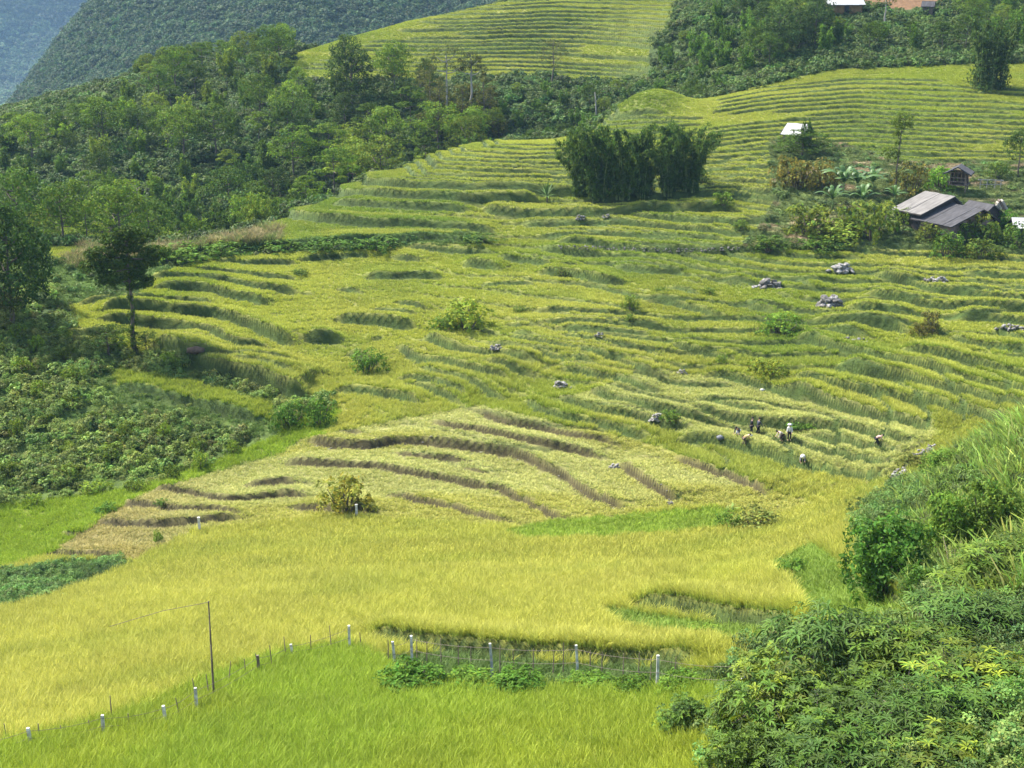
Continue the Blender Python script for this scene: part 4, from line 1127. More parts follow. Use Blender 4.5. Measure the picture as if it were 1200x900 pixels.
# shrubs out in the paddies
for i, (u, vb, vt, w, c, lb) in enumerate([
  (545, 386, 347, 72, (.17, .23, .05), 'feathery light green bush in the middle of the golden terraces'), (520, 388, 368, 40, (.08, .14, .035), 'dark low bush at the left foot of the feathery bush'), (610, 366, 358, 24, (.09, .14, .04), 'tiny low bush right of the feathery bush'),
  (405, 600, 553, 76, (.19, .20, .06), 'olive yellow bush behind the short white post on the valley floor'), (900, 441, 417, 50, (.15, .19, .045), 'round olive bush above the harvesting people'),
  (350, 322, 314, 24, (.07, .12, .04), 'tiny dark bush on the upper left paddies'), (915, 392, 366, 54, (.12, .21, .05), 'pale green grassy clump left of the bare earth bank'), (938, 506, 494, 40, (.07, .14, .035), 'dark green bush just right of the harvesting people'),
  (785, 492, 478, 26, (.10, .17, .05), 'small bush beside the grey rock pile on the terraces'), (374, 498, 462, 40, (.07, .14, .035), 'tall dark weeds at the tip of the bushy slope'), (340, 500, 470, 46, (.06, .13, .03), 'dark green weeds below the narrow green strip'),
  (738, 362, 344, 26, (.12, .18, .05), 'small grassy clump on the green middle terraces'), (738, 376, 366, 14, (.09, .15, .04), 'tiny clump at the end of a terrace edge'), (845, 426, 414, 16, (.11, .17, .04), 'tiny grassy clump on a terrace edge above the stubble'), (430, 436, 408, 44, (.09, .17, .04), 'green weedy bank bush on the left terraces'),
  (1090, 390, 362, 28, (.12, .12, .07), 'grey brown bush standing on the right terraces'), (1078, 392, 376, 26, (.12, .12, .05), 'brownish low bush at the foot of the grey bush'), (885, 620, 592, 66, (.16, .19, .09), 'greyish grass clump on the edge of the golden field'), (855, 620, 600, 40, (.10, .18, .05), 'green grass clump left of the greyish one'),
  (930, 674, 652, 44, (.08, .16, .04), 'small dark bush on the grass beside the path'), (775, 343, 336, 22, (.08, .14, .04), 'tiny bush on the terraces below the green paddies'), (660, 322, 312, 20, (.12, .16, .08), 'tiny greyish bush at the end of the green paddy'), (830, 345, 336, 20, (.09, .15, .04), 'tiny bush left of the elongated rock pile'),
  (190, 590, 584, 20, (.07, .14, .035), 'low weeds where the dark bunds begin'), (125, 600, 588, 34, (.08, .16, .04), 'low bright weeds at the left end of the dark bunds'), (185, 636, 620, 14, (.12, .2, .05), 'sprig of weeds on the edge of the golden field'), (312, 264, 246, 24, (.06, .09, .04), 'small dark bush above the dry maize'), (290, 266, 254, 30, (.10, .13, .06), 'greyish bush behind the dry maize'), (268, 266, 256, 24, (.10, .13, .05), 'leftmost greyish bush behind the dry maize'),
  (210, 308, 286, 70, (.09, .16, .04), 'green bush on the bank under the dry maize'), (260, 300, 284, 60, (.08, .15, .035), 'low bush on the grassy bank above the terraces'), (380, 292, 278, 70, (.06, .12, .03), 'dark bush on the bank at the top of the terraces'), (440, 292, 276, 70, (.06, .12, .03), 'dark bush at the right end of the bank'), (330, 294, 280, 60, (.07, .13, .03), 'green bush on the bank between its dark neighbours'),
  (560, 282, 274, 60, (.07, .12, .03), 'long low bush on the upper path edge')]):
    spot(SHRUB[i % 4], u, vb, vt, c, lb, 'bush', w=w, nat=(2, 1.3))
# left edge trees
for pr, u, vb, vt, w, c, lb, nat in [(DENSE[0], 14, 384, 246, 92, (.035, .07, .025), 'big dark tree at the left edge above the bushy slope', (7.6, 11)), (DENSE[1], -28, 372, 236, 90, (.035, .065, .025), 'dark tree cut by the left edge behind the big one', (7.6, 11)), (BAMB[2], 46, 350, 262, 40, (.045, .09, .03), 'dark drooping bamboo beside the big left tree', (3.8, 7.5)), (BROAD[2], -2, 405, 330, 60, (.07, .085, .05), 'grey green shrubby tree under the big left tree', (8.4, 10)), (BROAD[1], 128, 416, 380, 50, (.05, .085, .025), 'bushy dark tree left of the foot of the lone tree', (8.4, 10)), (BROAD[3], 172, 414, 388, 34, (.05, .085, .025), 'small dark bush right of the foot of the lone tree', (8.4, 10))]:
    spot(pr, u, vb, vt, c, lb, 'tree', w=w, nat=nat, ymax=165)

# large shrubs on the slope: clumps in the brush that stand out
def slope_shrubs():
    def t(x, y):
        u, v, z = uvof(x, y); return -40 < u < 350 and inpoly(np.array([u]), np.array([v]), ZP['bush'])[0] and not inpoly(np.array([u]), np.array([v]), [(110,425),(225,435),(330,465),(335,528),(270,522),(215,508),(110,488)])[0]
    for i, (x, y) in enumerate(poisson(t, (-65, -10), (100, 145), 3.0, 4000, 3)[:120]):
        z = float(H_at(np.array([x]), np.array([y]))[0])
        k = rng.uniform(.6, 1.5); s = rng.uniform(.8, 1.5); u, v, _ = uvof(x, y)
        lb = f"{'low' if s < 1.05 else 'wide'} {'dark' if k < .85 else 'fresh green' if k < 1.2 else 'yellow green'} shrub {'at the left edge' if u < 50 else 'left of the middle' if u < 130 else 'right of the middle' if u < 220 else 'near the right tip'} of the {'top' if v < 440 else 'upper middle' if v < 490 else 'lower middle' if v < 535 else 'foot'} of the brushy slope"
        put(SHRUB[i % 4], (x, y, z - .1), s, rng.uniform(0, 6.3), np.array((.11, .165, .035)) * k, lb, 'shrub', 'shrubs of the lower left slope', rng.uniform(.8, 1.5))
slope_shrubs()

# ---- the near hillside at right: broad leaved shrubs, cane grass, dry stalks
def whorl_shrub(name, w, h, nw, leaf, seed, cols=((1, 1, 1),), nl=7, droop=.55, asp=.22):
    """shrub with whorls of long leaves at the branch tips"""
    r = np.random.default_rng(seed); root = empty(name); mb = MB()
    V = []; Fc = []; C = []
    lobes = lobes_random(seed, h, w, 9, .25, .75)
    for i in range(14):
        a = r.uniform(0, 6.28); q = w * .5 * math.sqrt(r.random()); s = w * r.uniform(.07, .15)
        lobes.append(((q * math.cos(a), q * math.sin(a), h * r.uniform(.55, 1.02) * (1 - .35 * (q / w * 2) ** 2)), (s, s, s * 1.2)))
    vol = np.array([l[1][0] ** 2 for l in lobes]); vol /= vol.sum(); lf = r.uniform(.65, 1.4, len(lobes))
    for k in range(nw):
        li = int(r.choice(len(lobes), p=vol)); c, rad = lobes[li]
        d = dirs(1, r, .5)[0]; tip = np.array(c) + d * np.array(rad) * (1 - .55 * r.random() ** 2 + (.28 if r.random() < .12 else 0))
        if tip[2] < .1: continue
        ax = d * .7 + np.array([0, 0, .6]) + r.normal(0, .25, 3); ax /= np.linalg.norm(ax)
        e1 = np.cross(ax, [0.3, .8, .1]); e1 /= np.linalg.norm(e1); e2 = np.cross(ax, e1)
        if k % 4 == 0:
            b = tip - ax * leaf * 2.2; mb.tube([b, tip], [.012, .006], 3, False)
        f = r.uniform(.6, 1.35) * lf[li]; cc = np.array(cols[int(r.integers(0, len(cols)))]) * f
        n = int(r.integers(nl - 2, nl + 2)); a0 = r.uniform(0, 6.28)
        for j in range(n):
            a = a0 + j * 6.283 / n + r.normal(0, .15); L_ = leaf * r.uniform(.7, 1.15)
            o = e1 * math.cos(a) + e2 * math.sin(a); el = r.uniform(.1, .7); dd = o * math.cos(el) + ax * math.sin(el)
            s_ = np.cross(dd, ax); s_ /= np.linalg.norm(s_); w_ = L_ * asp
            m = tip + dd * L_ * .45; m2 = tip + dd * L_ * .78 - np.array([0, 0, L_ * droop * .3]); t = tip + dd * L_ - np.array([0, 0, L_ * droop * .62])
            up = ax * w_ * .35
            b0 = len(V)
            V += [tip, m + s_ * w_ * .5 + up, m, m - s_ * w_ * .5 + up, m2 + s_ * w_ * .36 + up, m2, m2 - s_ * w_ * .36 + up, t]
            Fc += [(b0, b0 + 2, b0 + 1), (b0, b0 + 3, b0 + 2), (b0 + 1, b0 + 2, b0 + 5), (b0 + 1, b0 + 5, b0 + 4), (b0 + 2, b0 + 3, b0 + 6), (b0 + 2, b0 + 6, b0 + 5), (b0 + 4, b0 + 5, b0 + 7), (b0 + 5, b0 + 6, b0 + 7)]
            C += [cc * r.uniform(.85, 1.15)] * 8
    for c, rad in lobes:
        c = Vector(c); mb.tube([(c.x * .1, c.y * .1, -.3), (c.x * .55, c.y * .55, c.z * .55), c], [.05, .035, .012], 5, False)
    mb.build('stems', M_BARK, root)
    add_obj('foliage', np_mesh('foliage', V, Fc, False, np.array(C)), root, [M_BIGLEAF])
    return root
WH = [whorl_shrub('broadleaf_shrub', 3, 2.6, 600, .27, 500, ((1, 1, 1), (1.1, 1.05, .8), (.8, .95, 1))), whorl_shrub('broadleaf_shrub', 3, 2.6, 560, .26, 501, ((1, 1, 1), (1.5, 1.25, .9), (.8, .95, 1), (.7, .9, 1)), 8),
      whorl_shrub('broadleaf_shrub', 3, 2.6, 520, .31, 502, ((1, 1, 1), (.85, 1, 1.05)), 6, .8, .17), whorl_shrub('broadleaf_shrub', 3, 2.6, 760, .19, 503, ((1, 1, 1), (1.3, 1.2, .8)), 7, .4, .34)]
def near_bush(pr, u, vt, Y, w, c, lb, nat=(3, 2.6), hmin=1.3, cat='shrub'):
    top = at(u, vt, Y); z0 = float(H_at(np.array([top[0]]), np.array([Y]))[0])
    h = max(hmin, top[2] - z0); s = size_at(top, w) / nat[0]
    put(pr, (top[0], Y, top[2] - h - .1), s, rng.uniform(0, 6.3), c, lb, cat, None, h / nat[1])
G1, G2, G3, G4 = (.045, .086, .019), (.07, .112, .022), (.05, .092, .027), (.09, .138, .029)
for i, (k, u, vt, Y, w, c, lb) in enumerate([
  (3, 925, 760, 40, 110, G4, 'yellowish leafy shrub at the left edge of the near thicket'), (2, 985, 728, 38, 150, G3, 'shrub with long drooping leaves on top of the near thicket'), (0, 1075, 742, 37, 130, G2, 'green broad leaved shrub in the upper middle of the thicket'),
  (1, 880, 812, 35, 80, G2, 'low leafy shrub where the thicket meets the green field'), (1, 930, 792, 33, 130, G2, 'shrub with yellow green leaf tips in the lower thicket'), (3, 1015, 806, 31, 140, G1, 'dark fine leaved shrub in the middle of the thicket'),
  (2, 1140, 704, 39, 130, G3, 'shrub with long blue green leaves on the right of the thicket'), (0, 1190, 640, 45, 120, G2, 'broad leaved shrub high at the right edge'), (1, 1165, 772, 32, 150, G4, 'shrub with pale whorled leaves at right of the thicket'),
  (2, 1095, 815, 29, 140, G1, 'dark long leaved shrub low in the thicket'), (1, 1200, 822, 29, 130, G3, 'whorled leaf shrub in the lower right corner'), (3, 885, 858, 29, 100, G1, 'dark shrub at the lower left foot of the thicket'), (0, 985, 862, 27, 140, G1, 'dark broad leaved shrub at the bottom of the thicket'), (1, 1120, 868, 26, 140, G2, 'whorled shrub at the bottom right of the thicket'),
  (3, 806, 818, 40, 52, (.06, .12, .04), 'low dark blue green weeds left of the thicket')]):
    near_bush(WH[k], u, vt, Y, w * 1.12, c, lb, hmin=.8 if w < 70 else 1.6)
MB_ = [shrub_proto('leafy_bush', 2, 2.2, 6000, .12, 520 + k, 12) for k in range(2)]
for pr, u, vb, vt, w, c, lb in [(MB_[0], 1036, 692, 588, 100, (.055, .13, .035), 'tall dark green bush at the edge of the near strip of rice'), (MB_[1], 1080, 702, 656, 50, (.06, .125, .035), 'round bush in front of the dry stalks'), (MB_[1], 1110, 655, 560, 70, (.10, .18, .05), 'tall leafy bush over the dry stalks'), (MB_[0], 1160, 640, 545, 70, (.09, .15, .045), 'green bush in the tall grass of the right slope'), (MB_[1], 1070, 548, 530, 40, (.12, .14, .06), 'dry grassy bush where the wall path ends'), (MB_[0], 1105, 560, 522, 50, (.10, .18, .05), 'green bush at the crest of the right slope')]:
    spot(pr, u, vb, vt, c, lb, 'bush', w=w, nat=(2, 2.2))
for pr, u, vb, vt, w, c, lb in [(MB_[0], 484, 812, 770, 84, (.07, .15, .035), 'dark bush at the feet of the two leftmost posts of the middle fence'), (MB_[1], 606, 816, 776, 76, (.07, .15, .035), 'dark leafy bush beside the third post of the middle fence'), (MB_[0], 745, 820, 784, 54, (.075, .14, .035), 'bush close to the last white fence post'), (MB_[1], 690, 812, 784, 70, (.09, .17, .04), 'low weeds at the foot of the fourth white post'), (MB_[0], 545, 812, 784, 80, (.09, .17, .04), 'low leafy weeds between two fence posts'), (MB_[1], 800, 818, 782, 66, (.10, .18, .045), 'weedy bush right of the last white post'), (MB_[1], 830, 748, 735, 60, (.12, .2, .045), 'low green weeds on the grassy step in the golden field')]:
    spot(pr, u, vb, vt, c, lb, 'bush', w=w, nat=(2, 2.2))
M_DRY = mat_leaf('dry_stalk', (.42, .36, .2), .2)
def stalks(u, vb, vt, label, seed, n=16, spread=.7):
    p = ground(u, vb); h = size_at(p, vb - vt); r = random.Random(seed); root = empty('dry_stalks', tuple(p))
    for i in range(n):
        a = r.uniform(0, 6.28); q = r.random() * spread * .4; l = r.uniform(.1, .5)
        mb = MB(); b = Vector((q * math.cos(a), q * math.sin(a), -.1)); t = b + Vector((math.cos(a) * l * h, math.sin(a) * l * h, h * r.uniform(.6, 1)))
        mb.tube([b, b.lerp(t, .55) + Vector((0, 0, .08 * h)), t], [.03, .025, .012], 4)
        o = mb.build('stalk', M_DRY, root)
        me = o.data; ca = me.color_attributes.new('tint', 'FLOAT_COLOR', 'POINT'); f = r.uniform(.6, 1.3); ca.data.foreach_set('color', np.tile([f, f, f * .95, 1], len(me.vertices)).astype(np.float32))
    tag(root, label, 'dry stalks')
stalks(1118, 680, 632, 'pale dry cane stalks standing in a sheaf on the right slope', 1)
stalks(1072, 660, 630, 'few dry stalks leaning beside the tall dark bush', 2, 8)
stalks(1088, 745, 700, 'yellowed dry stalks above the thicket', 3, 14)
stalks(1140, 640, 615, 'short dry stalks in the grass on the right slope', 4, 8)

def cane():
    x, y, z, u, v = sample(lambda q: 2.6 + 0 * q, 42, 100, 0, 150)
    zn = zone_of(u, v, y); k = (zn == ZI['hill'])
    k &= (v < 760)
    c = np.array((.215, .30, .052)) * rng.uniform(.65, 1.4, (k.sum(), 1)) * (1 + rng.normal(0, .08, (k.sum(), 3)))
    s = rng.uniform(1.2, 2.6, k.sum()) * np.interp(u[k], [1000, 1120, 1200], [.45, .9, 1.15])
    scatter('cane_grass', 'tall rank grass covering the near right slope', np.stack([x, y, z], 1)[k], s, c, [f'grass_{j}' for j in range(4)])
    x, y, z, u, v = sample(lambda q: 2.0 + 0 * q, 16, 100, 0, 420, 1900)
    zn = zone_of(u, v, y); k = (zn == ZI['hill'])
    c = np.array((.10, .16, .035)) * rng.uniform(.6, 1.5, (k.sum(), 1)) * (1 + rng.normal(0, .1, (k.sum(), 3)))
    scatter('undergrowth', 'mixed leafy weeds on the near right slope', np.stack([x, y, z], 1)[k], rng.uniform(.4, .9, k.sum()), c, [f'brush_fine_{j}' for j in range(4)])
    # maize, dry and standing
    n = 1500; uu = rng.uniform(70, 335, n); vv = rng.uniform(262, 314, n); m = inpoly(uu, vv, ZP['corn'])
    P = np.array([ground(a, b) for a, b in zip(uu[m], vv[m])])
    c = np.array((.28, .235, .10)) * rng.uniform(.6, 1.3, (len(P), 1)); gk = rng.random(len(P)) < .4; c[gk] = np.array((.16, .2, .05))
    scatter('dry_maize', 'dry pale maize standing in a strip along the crest', P, rng.uniform(1.3, 2.3, len(P)), c, [f'grass_{j}' for j in range(4)], zs=np.full(len(P), 1.1))
cane()

# ------------------------------------------------------------------ farm buildings
M_PALEROOF = mat_plain('weathered_sheet', (.15, .14, .125), .9, 1.2, .35, .3, stretch=(3, .6, 1))
M_GREYROOF = mat_plain('grey_slate', (.055, .053, .054), .95, 1.5, .4, .3, stretch=(3, .6, 1))
M_WHITEROOF = mat_plain('white_sheet', (.36, .36, .34), .8, 1.5, .12, .1, stretch=(3, .6, 1))
M_MUD = mat_plain('mud_wall', (.22, .155, .125), .95, 1.4, .4, .5)
M_PLANK = mat_plain('old_plank', (.13, .10, .075), .9, 3, .5, .4, stretch=(1, 1, .2))
M_OCHRE = mat_plain('ochre_board', (.2, .115, .04), .9, 2, .35, .4)
M_DARK = mat_plain('sooty_timber', (.04, .034, .03), .9, 3, .4, .3)
M_STONE = mat_plain('field_stone', (.13, .12, .105), .9, 2.5, .55, .6)
M_PALESTONE = mat_plain('pale_stone', (.25, .235, .215), .9, 2.5, .45, .6)
M_CONC = mat_plain('whitewashed_concrete', (.52, .50, .46), .9, 5, .5, .3)
M_WOOD = mat_plain('grey_stake', (.18, .14, .10), .9, 5, .4, .4, stretch=(1, 1, .2))
M_WIRE = mat_plain('rusty_wire', (.12, .09, .07), .6, 5, .3)

def house(name, label, cat, u, vb, w, d, hw, hr, rz, roofm, wallm, nsheet=6, over=.45, ridge=0.0, door=True, Yo=0, wall2=None, ymin=20, posts=False):
    p = ground(u, vb, ymin) + np.array([0, Yo, 0]); p[2] = float(H_at(np.array([p[0]]), np.array([p[1]]))[0])
    root = empty(name, tuple(p), rz)
    t = .16
    yr = ridge * d / 2
    # four walls, butted at the corners; gable ends rise to the ridge
    for sx in (-1, 1):
        x0, x1 = sx * w / 2, sx * (w / 2 - t)
        prof = [(-d / 2, -.8), (d / 2, -.8), (d / 2, hw), (yr, hw + hr - .08), (-d / 2, hw)]
        v = [(x0, a, b) for a, b in prof] + [(x1, a, b) for a, b in prof]; n = 5
        f = [tuple(range(n)), tuple(range(2 * n - 1, n - 1, -1))] + [(i, i + n, (i + 1) % n + n, (i + 1) % n) for i in range(n)]
        MB().add(v, f).build('gable_wall', wallm, root)
    dw = min(1.0, w * .25)
    for sy in (-1, 1):
        y = sy * (d / 2 - t / 2)
        if sy < 0 and door:
            L0 = w - 2 * t - .004; a = L0 * .55 - dw / 2
            wa = MB().box((-L0 / 2 + a / 2, y, hw / 2 - .4), (a, t, hw + .8)).box((-L0 / 2 + a + dw + (L0 - a - dw) / 2, y, hw / 2 - .4), (L0 - a - dw, t, hw + .8)).build('wall', wall2 or wallm, root)
            dr = MB().box((-L0 / 2 + a + dw / 2, y + .04, min(1.8, hw - .1) / 2 - .2), (dw - .01, .06, min(1.8, hw - .1) + .3)).build('door', M_DARK, root)
            MB().box((-L0 / 2 + a + dw * .85, y - .02, .8), (.05, .06, .14)).build('handle', M_WOOD, dr)
        else:
            MB().box((0, y, hw / 2 - .4), (w - 2 * t - .004, t, hw + .8)).build('wall', wallm, root)
    # roof: rafters' edge boards carry the sheets
    for sy in (-1, 1):
        ye = sy * (d / 2 + over); run = abs(ye - yr); drop = hr * run / max(.2, abs(sy * d / 2 - yr))
        zr, ze = hw + hr, hw + hr - drop
        lw = w + 2 * over
        ang = math.atan2(zr - ze, run)
        rf = MB()
        for sx in (-1, 1):
            x = sx * (lw / 2 - .05)
            rf.tube([(x, yr, zr - .04), (x, ye, ze - .04)], .09, 4)
        rf.tube([(-lw / 2, ye - sy * .05, ze - .02), (lw / 2, ye - sy * .05, ze - .02)], .07, 4)
        ro = rf.build('roof', M_DARK, root)
        sw = lw / nsheet; r = random.Random(int(u) + sy)
        for k in range(nsheet):
            x0 = -lw / 2 + k * sw; x1 = x0 + sw + .04; dz = (k % 2) * .025 + r.uniform(0, .03); ex = r.uniform(-.1, .12)
            v = []
            for (xx, yy, zz) in ((x0, yr - sy * .03, zr + .05), (x1, yr - sy * .03, zr + .05), (x1, ye + sy * ex, ze + .05), (x0, ye + sy * ex, ze + .05)): v.append((xx, yy, zz + dz))
            v += [(a, b, c - .04) for a, b, c in v]
            q = (0, 1, 2, 3)
            MB().add(v, [(0, 1, 2, 3) if sy > 0 else (3, 2, 1, 0), (7, 6, 5, 4) if sy > 0 else (4, 5, 6, 7)] + [(i, i + 4, (i + 1) % 4 + 4, (i + 1) % 4) for i in range(4)]).build('sheet', roofm, ro)
    if posts:
        for x in (-w / 2 - .25, w / 2 + .25):
            MB().tube([(x, -d / 2 - .3, -.8), (x, -d / 2 - .3, hw + .05)], .07, 6).build('post', M_WOOD, root)
    tag(root, label, cat)
    return root
house('farmhouse', 'dark timber farmhouse with a long pale weathered roof', 'house', 1088, 258, 3.9, 7.0, 1.5, 1.6, R(-60), M_PALEROOF, M_DARK, 4, .5, .45)
house('farmhouse', 'farmhouse with a wide grey roof and a pinkish mud wall', 'house', 1118, 270, 5.2, 7.4, 1.5, 1.4, R(-58), M_GREYROOF, M_MUD, 5, .6, .3, True, 0)
house('side_shed', 'low grey roofed lean-to at the right end of the farmhouse', 'shed', 1148, 262, 3.2, 3.4, 1.4, 1.1, R(-60), M_GREYROOF, M_DARK, 3, .4)
house('white_hut', 'hut with a bright white roof above the round tree', 'hut', 934, 170, 3.0, 3.2, 1.8, 1.2, R(-40), M_WHITEROOF, M_PLANK, 4, .35, .15)
house('roadside_house', 'house with a white roof at the top edge beside orange earth', 'house', 986, 17, 7.0, 4.5, 2.2, 1.2, R(5), M_WHITEROOF, M_OCHRE, 6, .5, 0, True, 0, None, 255)
house('small_hut', 'tiny bluish hut at the top edge right of the orange earth', 'hut', 1087, 16, 2.0, 2.0, 1.6, .8, R(-20), M_GREYROOF, M_PLANK, 3, .3, 0, True, 0, None, 255)
house('edge_shed', 'shed with a pale roof cut by the right edge', 'shed', 1207, 276, 4.0, 3.0, 1.3, .8, R(-8), M_WHITEROOF, M_DARK, 4, .35)
def granary():
    p = ground(1122, 224); root = empty('granary', tuple(p), R(-25)); w, d, h = 2.3, 2.2, 1.3
    for sx in (-1, 1):
        for sy in (-1, 1):
            MB().box((sx * (w / 2 - .08), sy * (d / 2 - .08), .5), (.15, .15, 1.4 + .6)).build('post', M_PLANK, root)
    MB().box((0, 0, .95), (w + .3, d + .3, .12)).build('floor', M_PLANK, root)
    for k in range(5):
        MB().box((-w / 2 + .24 + k * .45, d / 2 - .25, 1.75), (.42, .06, 1.4)).build('plank', M_PLANK, root)
    for k in range(4):
        MB().box((w / 2 - .25, -d / 2 + .34 + k * .44, 1.75), (.06, .41, 1.4)).build('plank', M_PLANK, root)
        MB().box((-w / 2 + .25, -d / 2 + .34 + k * .44, 1.75), (.06, .41, 1.4)).build('plank', M_PLANK, root)
    for k in range(2): MB().box((0, -d / 2 + .12, 1.35 + .5 * k), (w - .3, .06, .09)).build('rail', M_WOOD, root)
    MB().box((0, d / 2 - .1, 2.5), (w, .1, .1)).box((0, -d / 2 + .1, 2.5), (w, .1, .1)).build('beam', M_PLANK, root)
    for sx in (-1, 1):
        v = [(0, -d / 2 - .5, 3.35), (0, d / 2 + .4, 3.35), (sx * (w / 2 + .55), d / 2 + .4, 2.4), (sx * (w / 2 + .55), -d / 2 - .5, 2.4)]
        v += [(a, b, c - .16) for a, b, c in v]
        f = [(0, 1, 2, 3), (7, 6, 5, 4)] + [(i, i + 4, (i + 1) % 4 + 4, (i + 1) % 4) for i in range(4)]
        MB().add(v, f if sx < 0 else [tuple(reversed(q)) for q in f]).build('roof', M_GREYROOF, root)
    tag(root, 'small wooden granary on posts with a grey gable roof', 'shed')
granary()
def rack():
    p = ground(1160, 222); root = empty('wooden_rack', tuple(p), R(8))
    for x in (-1.4, -.5, .6, 1.4): MB().tube([(x, 0, -.4), (x + .05, .03, 1.25)], .06, 5).build('post', M_PALEBARK, root)
    MB().tube([(-1.7, .09, 1.3), (0, .09, 1.22), (1.8, .09, 1.1)], .08, 5).build('pole', M_PALEBARK, root)
    MB().tube([(-1.5, -.1, .7), (1.6, -.1, .62)], .05, 5).build('pole', M_PALEBARK, root)
    tag(root, 'rough wooden rack of poles to the right of the granary', 'rack')
    p = ground(1172, 244); root = empty('log_pile', tuple(p), R(-10)); k = 0
    for row in range(4):
        for i in range(5 - row):
            MB().tube([((i - (4 - row) / 2) * .34, -.7, .1 + row * .27), ((i - (4 - row) / 2) * .34, .7, .1 + row * .27)], .16, 7).build('log', M_PALEBARK if (i + row) % 3 else M_PLANK, root)
    tag(root, 'pile of logs on the bare slope below the rack', 'log pile')
rack()

# ------------------------------------------------------------------ stone heaps and edgings
STONES = []
for k in range(8):
    mb = MB().lump((0, 0, 0), (1, .85, .65), 600 + k, .3); me = bpy.data.meshes.new('stone'); me.from_pydata(mb.v, [], mb.f); me.update(); STONES.append(me)
    me.materials.append(M_STONE)
STONES_P = []
for me in STONES:
    m2 = me.copy(); m2.materials[0] = M_PALESTONE; STONES_P.append(m2)
def heap(u, vb, w, h, label, pale=.3, n_=18, seed=0, name='rock_pile', cat='rock pile', **kw):
    p = ground(u, vb, **kw); W_ = size_at(p, w); Hh = size_at(p, h); r = random.Random(seed + int(u)); root = empty(name, tuple(p))
    n = int(n_ * 1.8)
    for i in range(n):
        t = i / n; a = r.uniform(0, 6.28); q = math.sqrt(r.random()) * (1 - t * .6)
        s = min(W_, 2.6 * Hh) * r.uniform(.055, .12)
        me = r.choice(STONES_P if r.random() < pale else STONES)
        o = add_obj('stone', me, root); o.location = (q * math.cos(a) * W_ * .46, q * math.sin(a) * W_ * .25, t * t * Hh * .6 + s * .1); o.scale = (s * 1.15, s, s * .9)
        o.rotation_euler = (r.uniform(-.5, .5), r.uniform(-.5, .5), r.uniform(0, 6.28))
    tag(root, label, cat)
for u, vb, w, h, pl, n, lb in [
  (986, 318, 38, 14, .75, 26, 'pale whitish rock pile highest on the right terraces'), (900, 338, 46, 16, .3, 26, 'long brownish rock heap left of the pale pile'), (972, 360, 46, 20, .3, 28, 'big grey rock heap below the pale pile'),
  (1096, 331, 46, 10, .55, 22, 'low line of stones in the grass near the right edge'), (657, 455, 32, 13, .5, 24, 'dark and light rock pile on the central terraces'), (581, 409, 24, 9, .4, 16, 'small rock pile right of a grassy corner on the golden terraces'),
  (770, 493, 22, 15, .9, 16, 'whitish rock pile beside a small bush on the stubble terraces'), (702, 394, 17, 8, .2, 12, 'tiny dark rock heap alone in the golden paddies'), (681, 257, 20, 8, .5, 14, 'small dark rocks on the terrace under the bamboo clumps'),
  (711, 255, 16, 7, .3, 10, 'small rounded rock heap right of the dark rocks under the bamboo'), (799, 438, 18, 9, .5, 12, 'small rock pile with weeds left of the round olive bush'), (720, 549, 20, 9, .85, 16, 'pale stones where two dark bunds meet'),
  (785, 592, 15, 8, .6, 12, 'few stones at the lower end of a dark bund'), (1185, 386, 44, 9, .4, 18, 'low heap of stones in a bank at the right edge'), (1000, 400, 50, 8, .2, 14, 'brown stones showing in the bare bank on the right terraces')]:
    heap(u, vb, w, h, lb, pl, n)
def mound():
    p = ground(230, 411); root = MB()
    v = size_at(p, 24)
    root.lump((0, 0, .05), (v * .5, v * .32, .45), 3, .12)
    o = root.build('earth_mound', mat_plain('dark_earth', (.09, .06, .04), .95, 3, .4, .5), None, True); o.location = tuple(p)
    tag(o, 'dark oval heap of earth in the paddy right of the lone tree', 'mound')
mound()
def edging():
    mb = MB(); r = random.Random(8); k = 0
    for w, h, kind in EDGES:
        if kind != 'b' or h < .75: continue
        seg = np.linalg.norm(np.diff(w, axis=0), axis=1); L_ = seg.sum()
        rich = 3.5 if h > 1.0 else .8
        for i in range(int(L_ * rich)):
            t = r.random() * (len(w) - 1.001); j = int(t); f = t - j
            q = w[j] * (1 - f) + w[j + 1] * f; q = q + np.array([r.gauss(0, .25), r.gauss(-.12, .2)])
            z = float(H_at(np.array([q[0]]), np.array([q[1]]))[0]); s = r.uniform(.04, .11) * (1.2 if h > 1.0 else 1)
            mb.lump((q[0], q[1], z + s * .1), (s * 1.4, s, s * .6), k, .4); k += 1
    o = mb.build('bund_stones', M_STONE); tag(o, 'loose grey stones set along the dark bunds of the valley floor', None, None, 'stuff')
edging()
def wall_run():
    pts = resamp([(1046, 566), (1058, 556), (1066, 548), (1074, 540), (1086, 532), (1094, 526)], 40); r = random.Random(4)
    P = [ground(a, b) for a, b in pts]; root = empty('stone_wall', tuple(P[0]))
    for i, q in enumerate(P):
        for j in range(3):
            o = add_obj('stone', r.choice(STONES_P if r.random() < .5 else STONES), root); s = r.uniform(.11, .22)
            o.location = (q[0] - P[0][0] + r.gauss(0, .22), q[1] - P[0][1] + r.gauss(0, .15), q[2] - P[0][2] + .05 + j * .18); o.scale = (s, s, s * .8); o.rotation_euler = (r.random(), r.random(), r.random() * 6)
    tag(root, 'rough low stone wall closing the right end of the stubble terraces', 'stone wall')
wall_run()
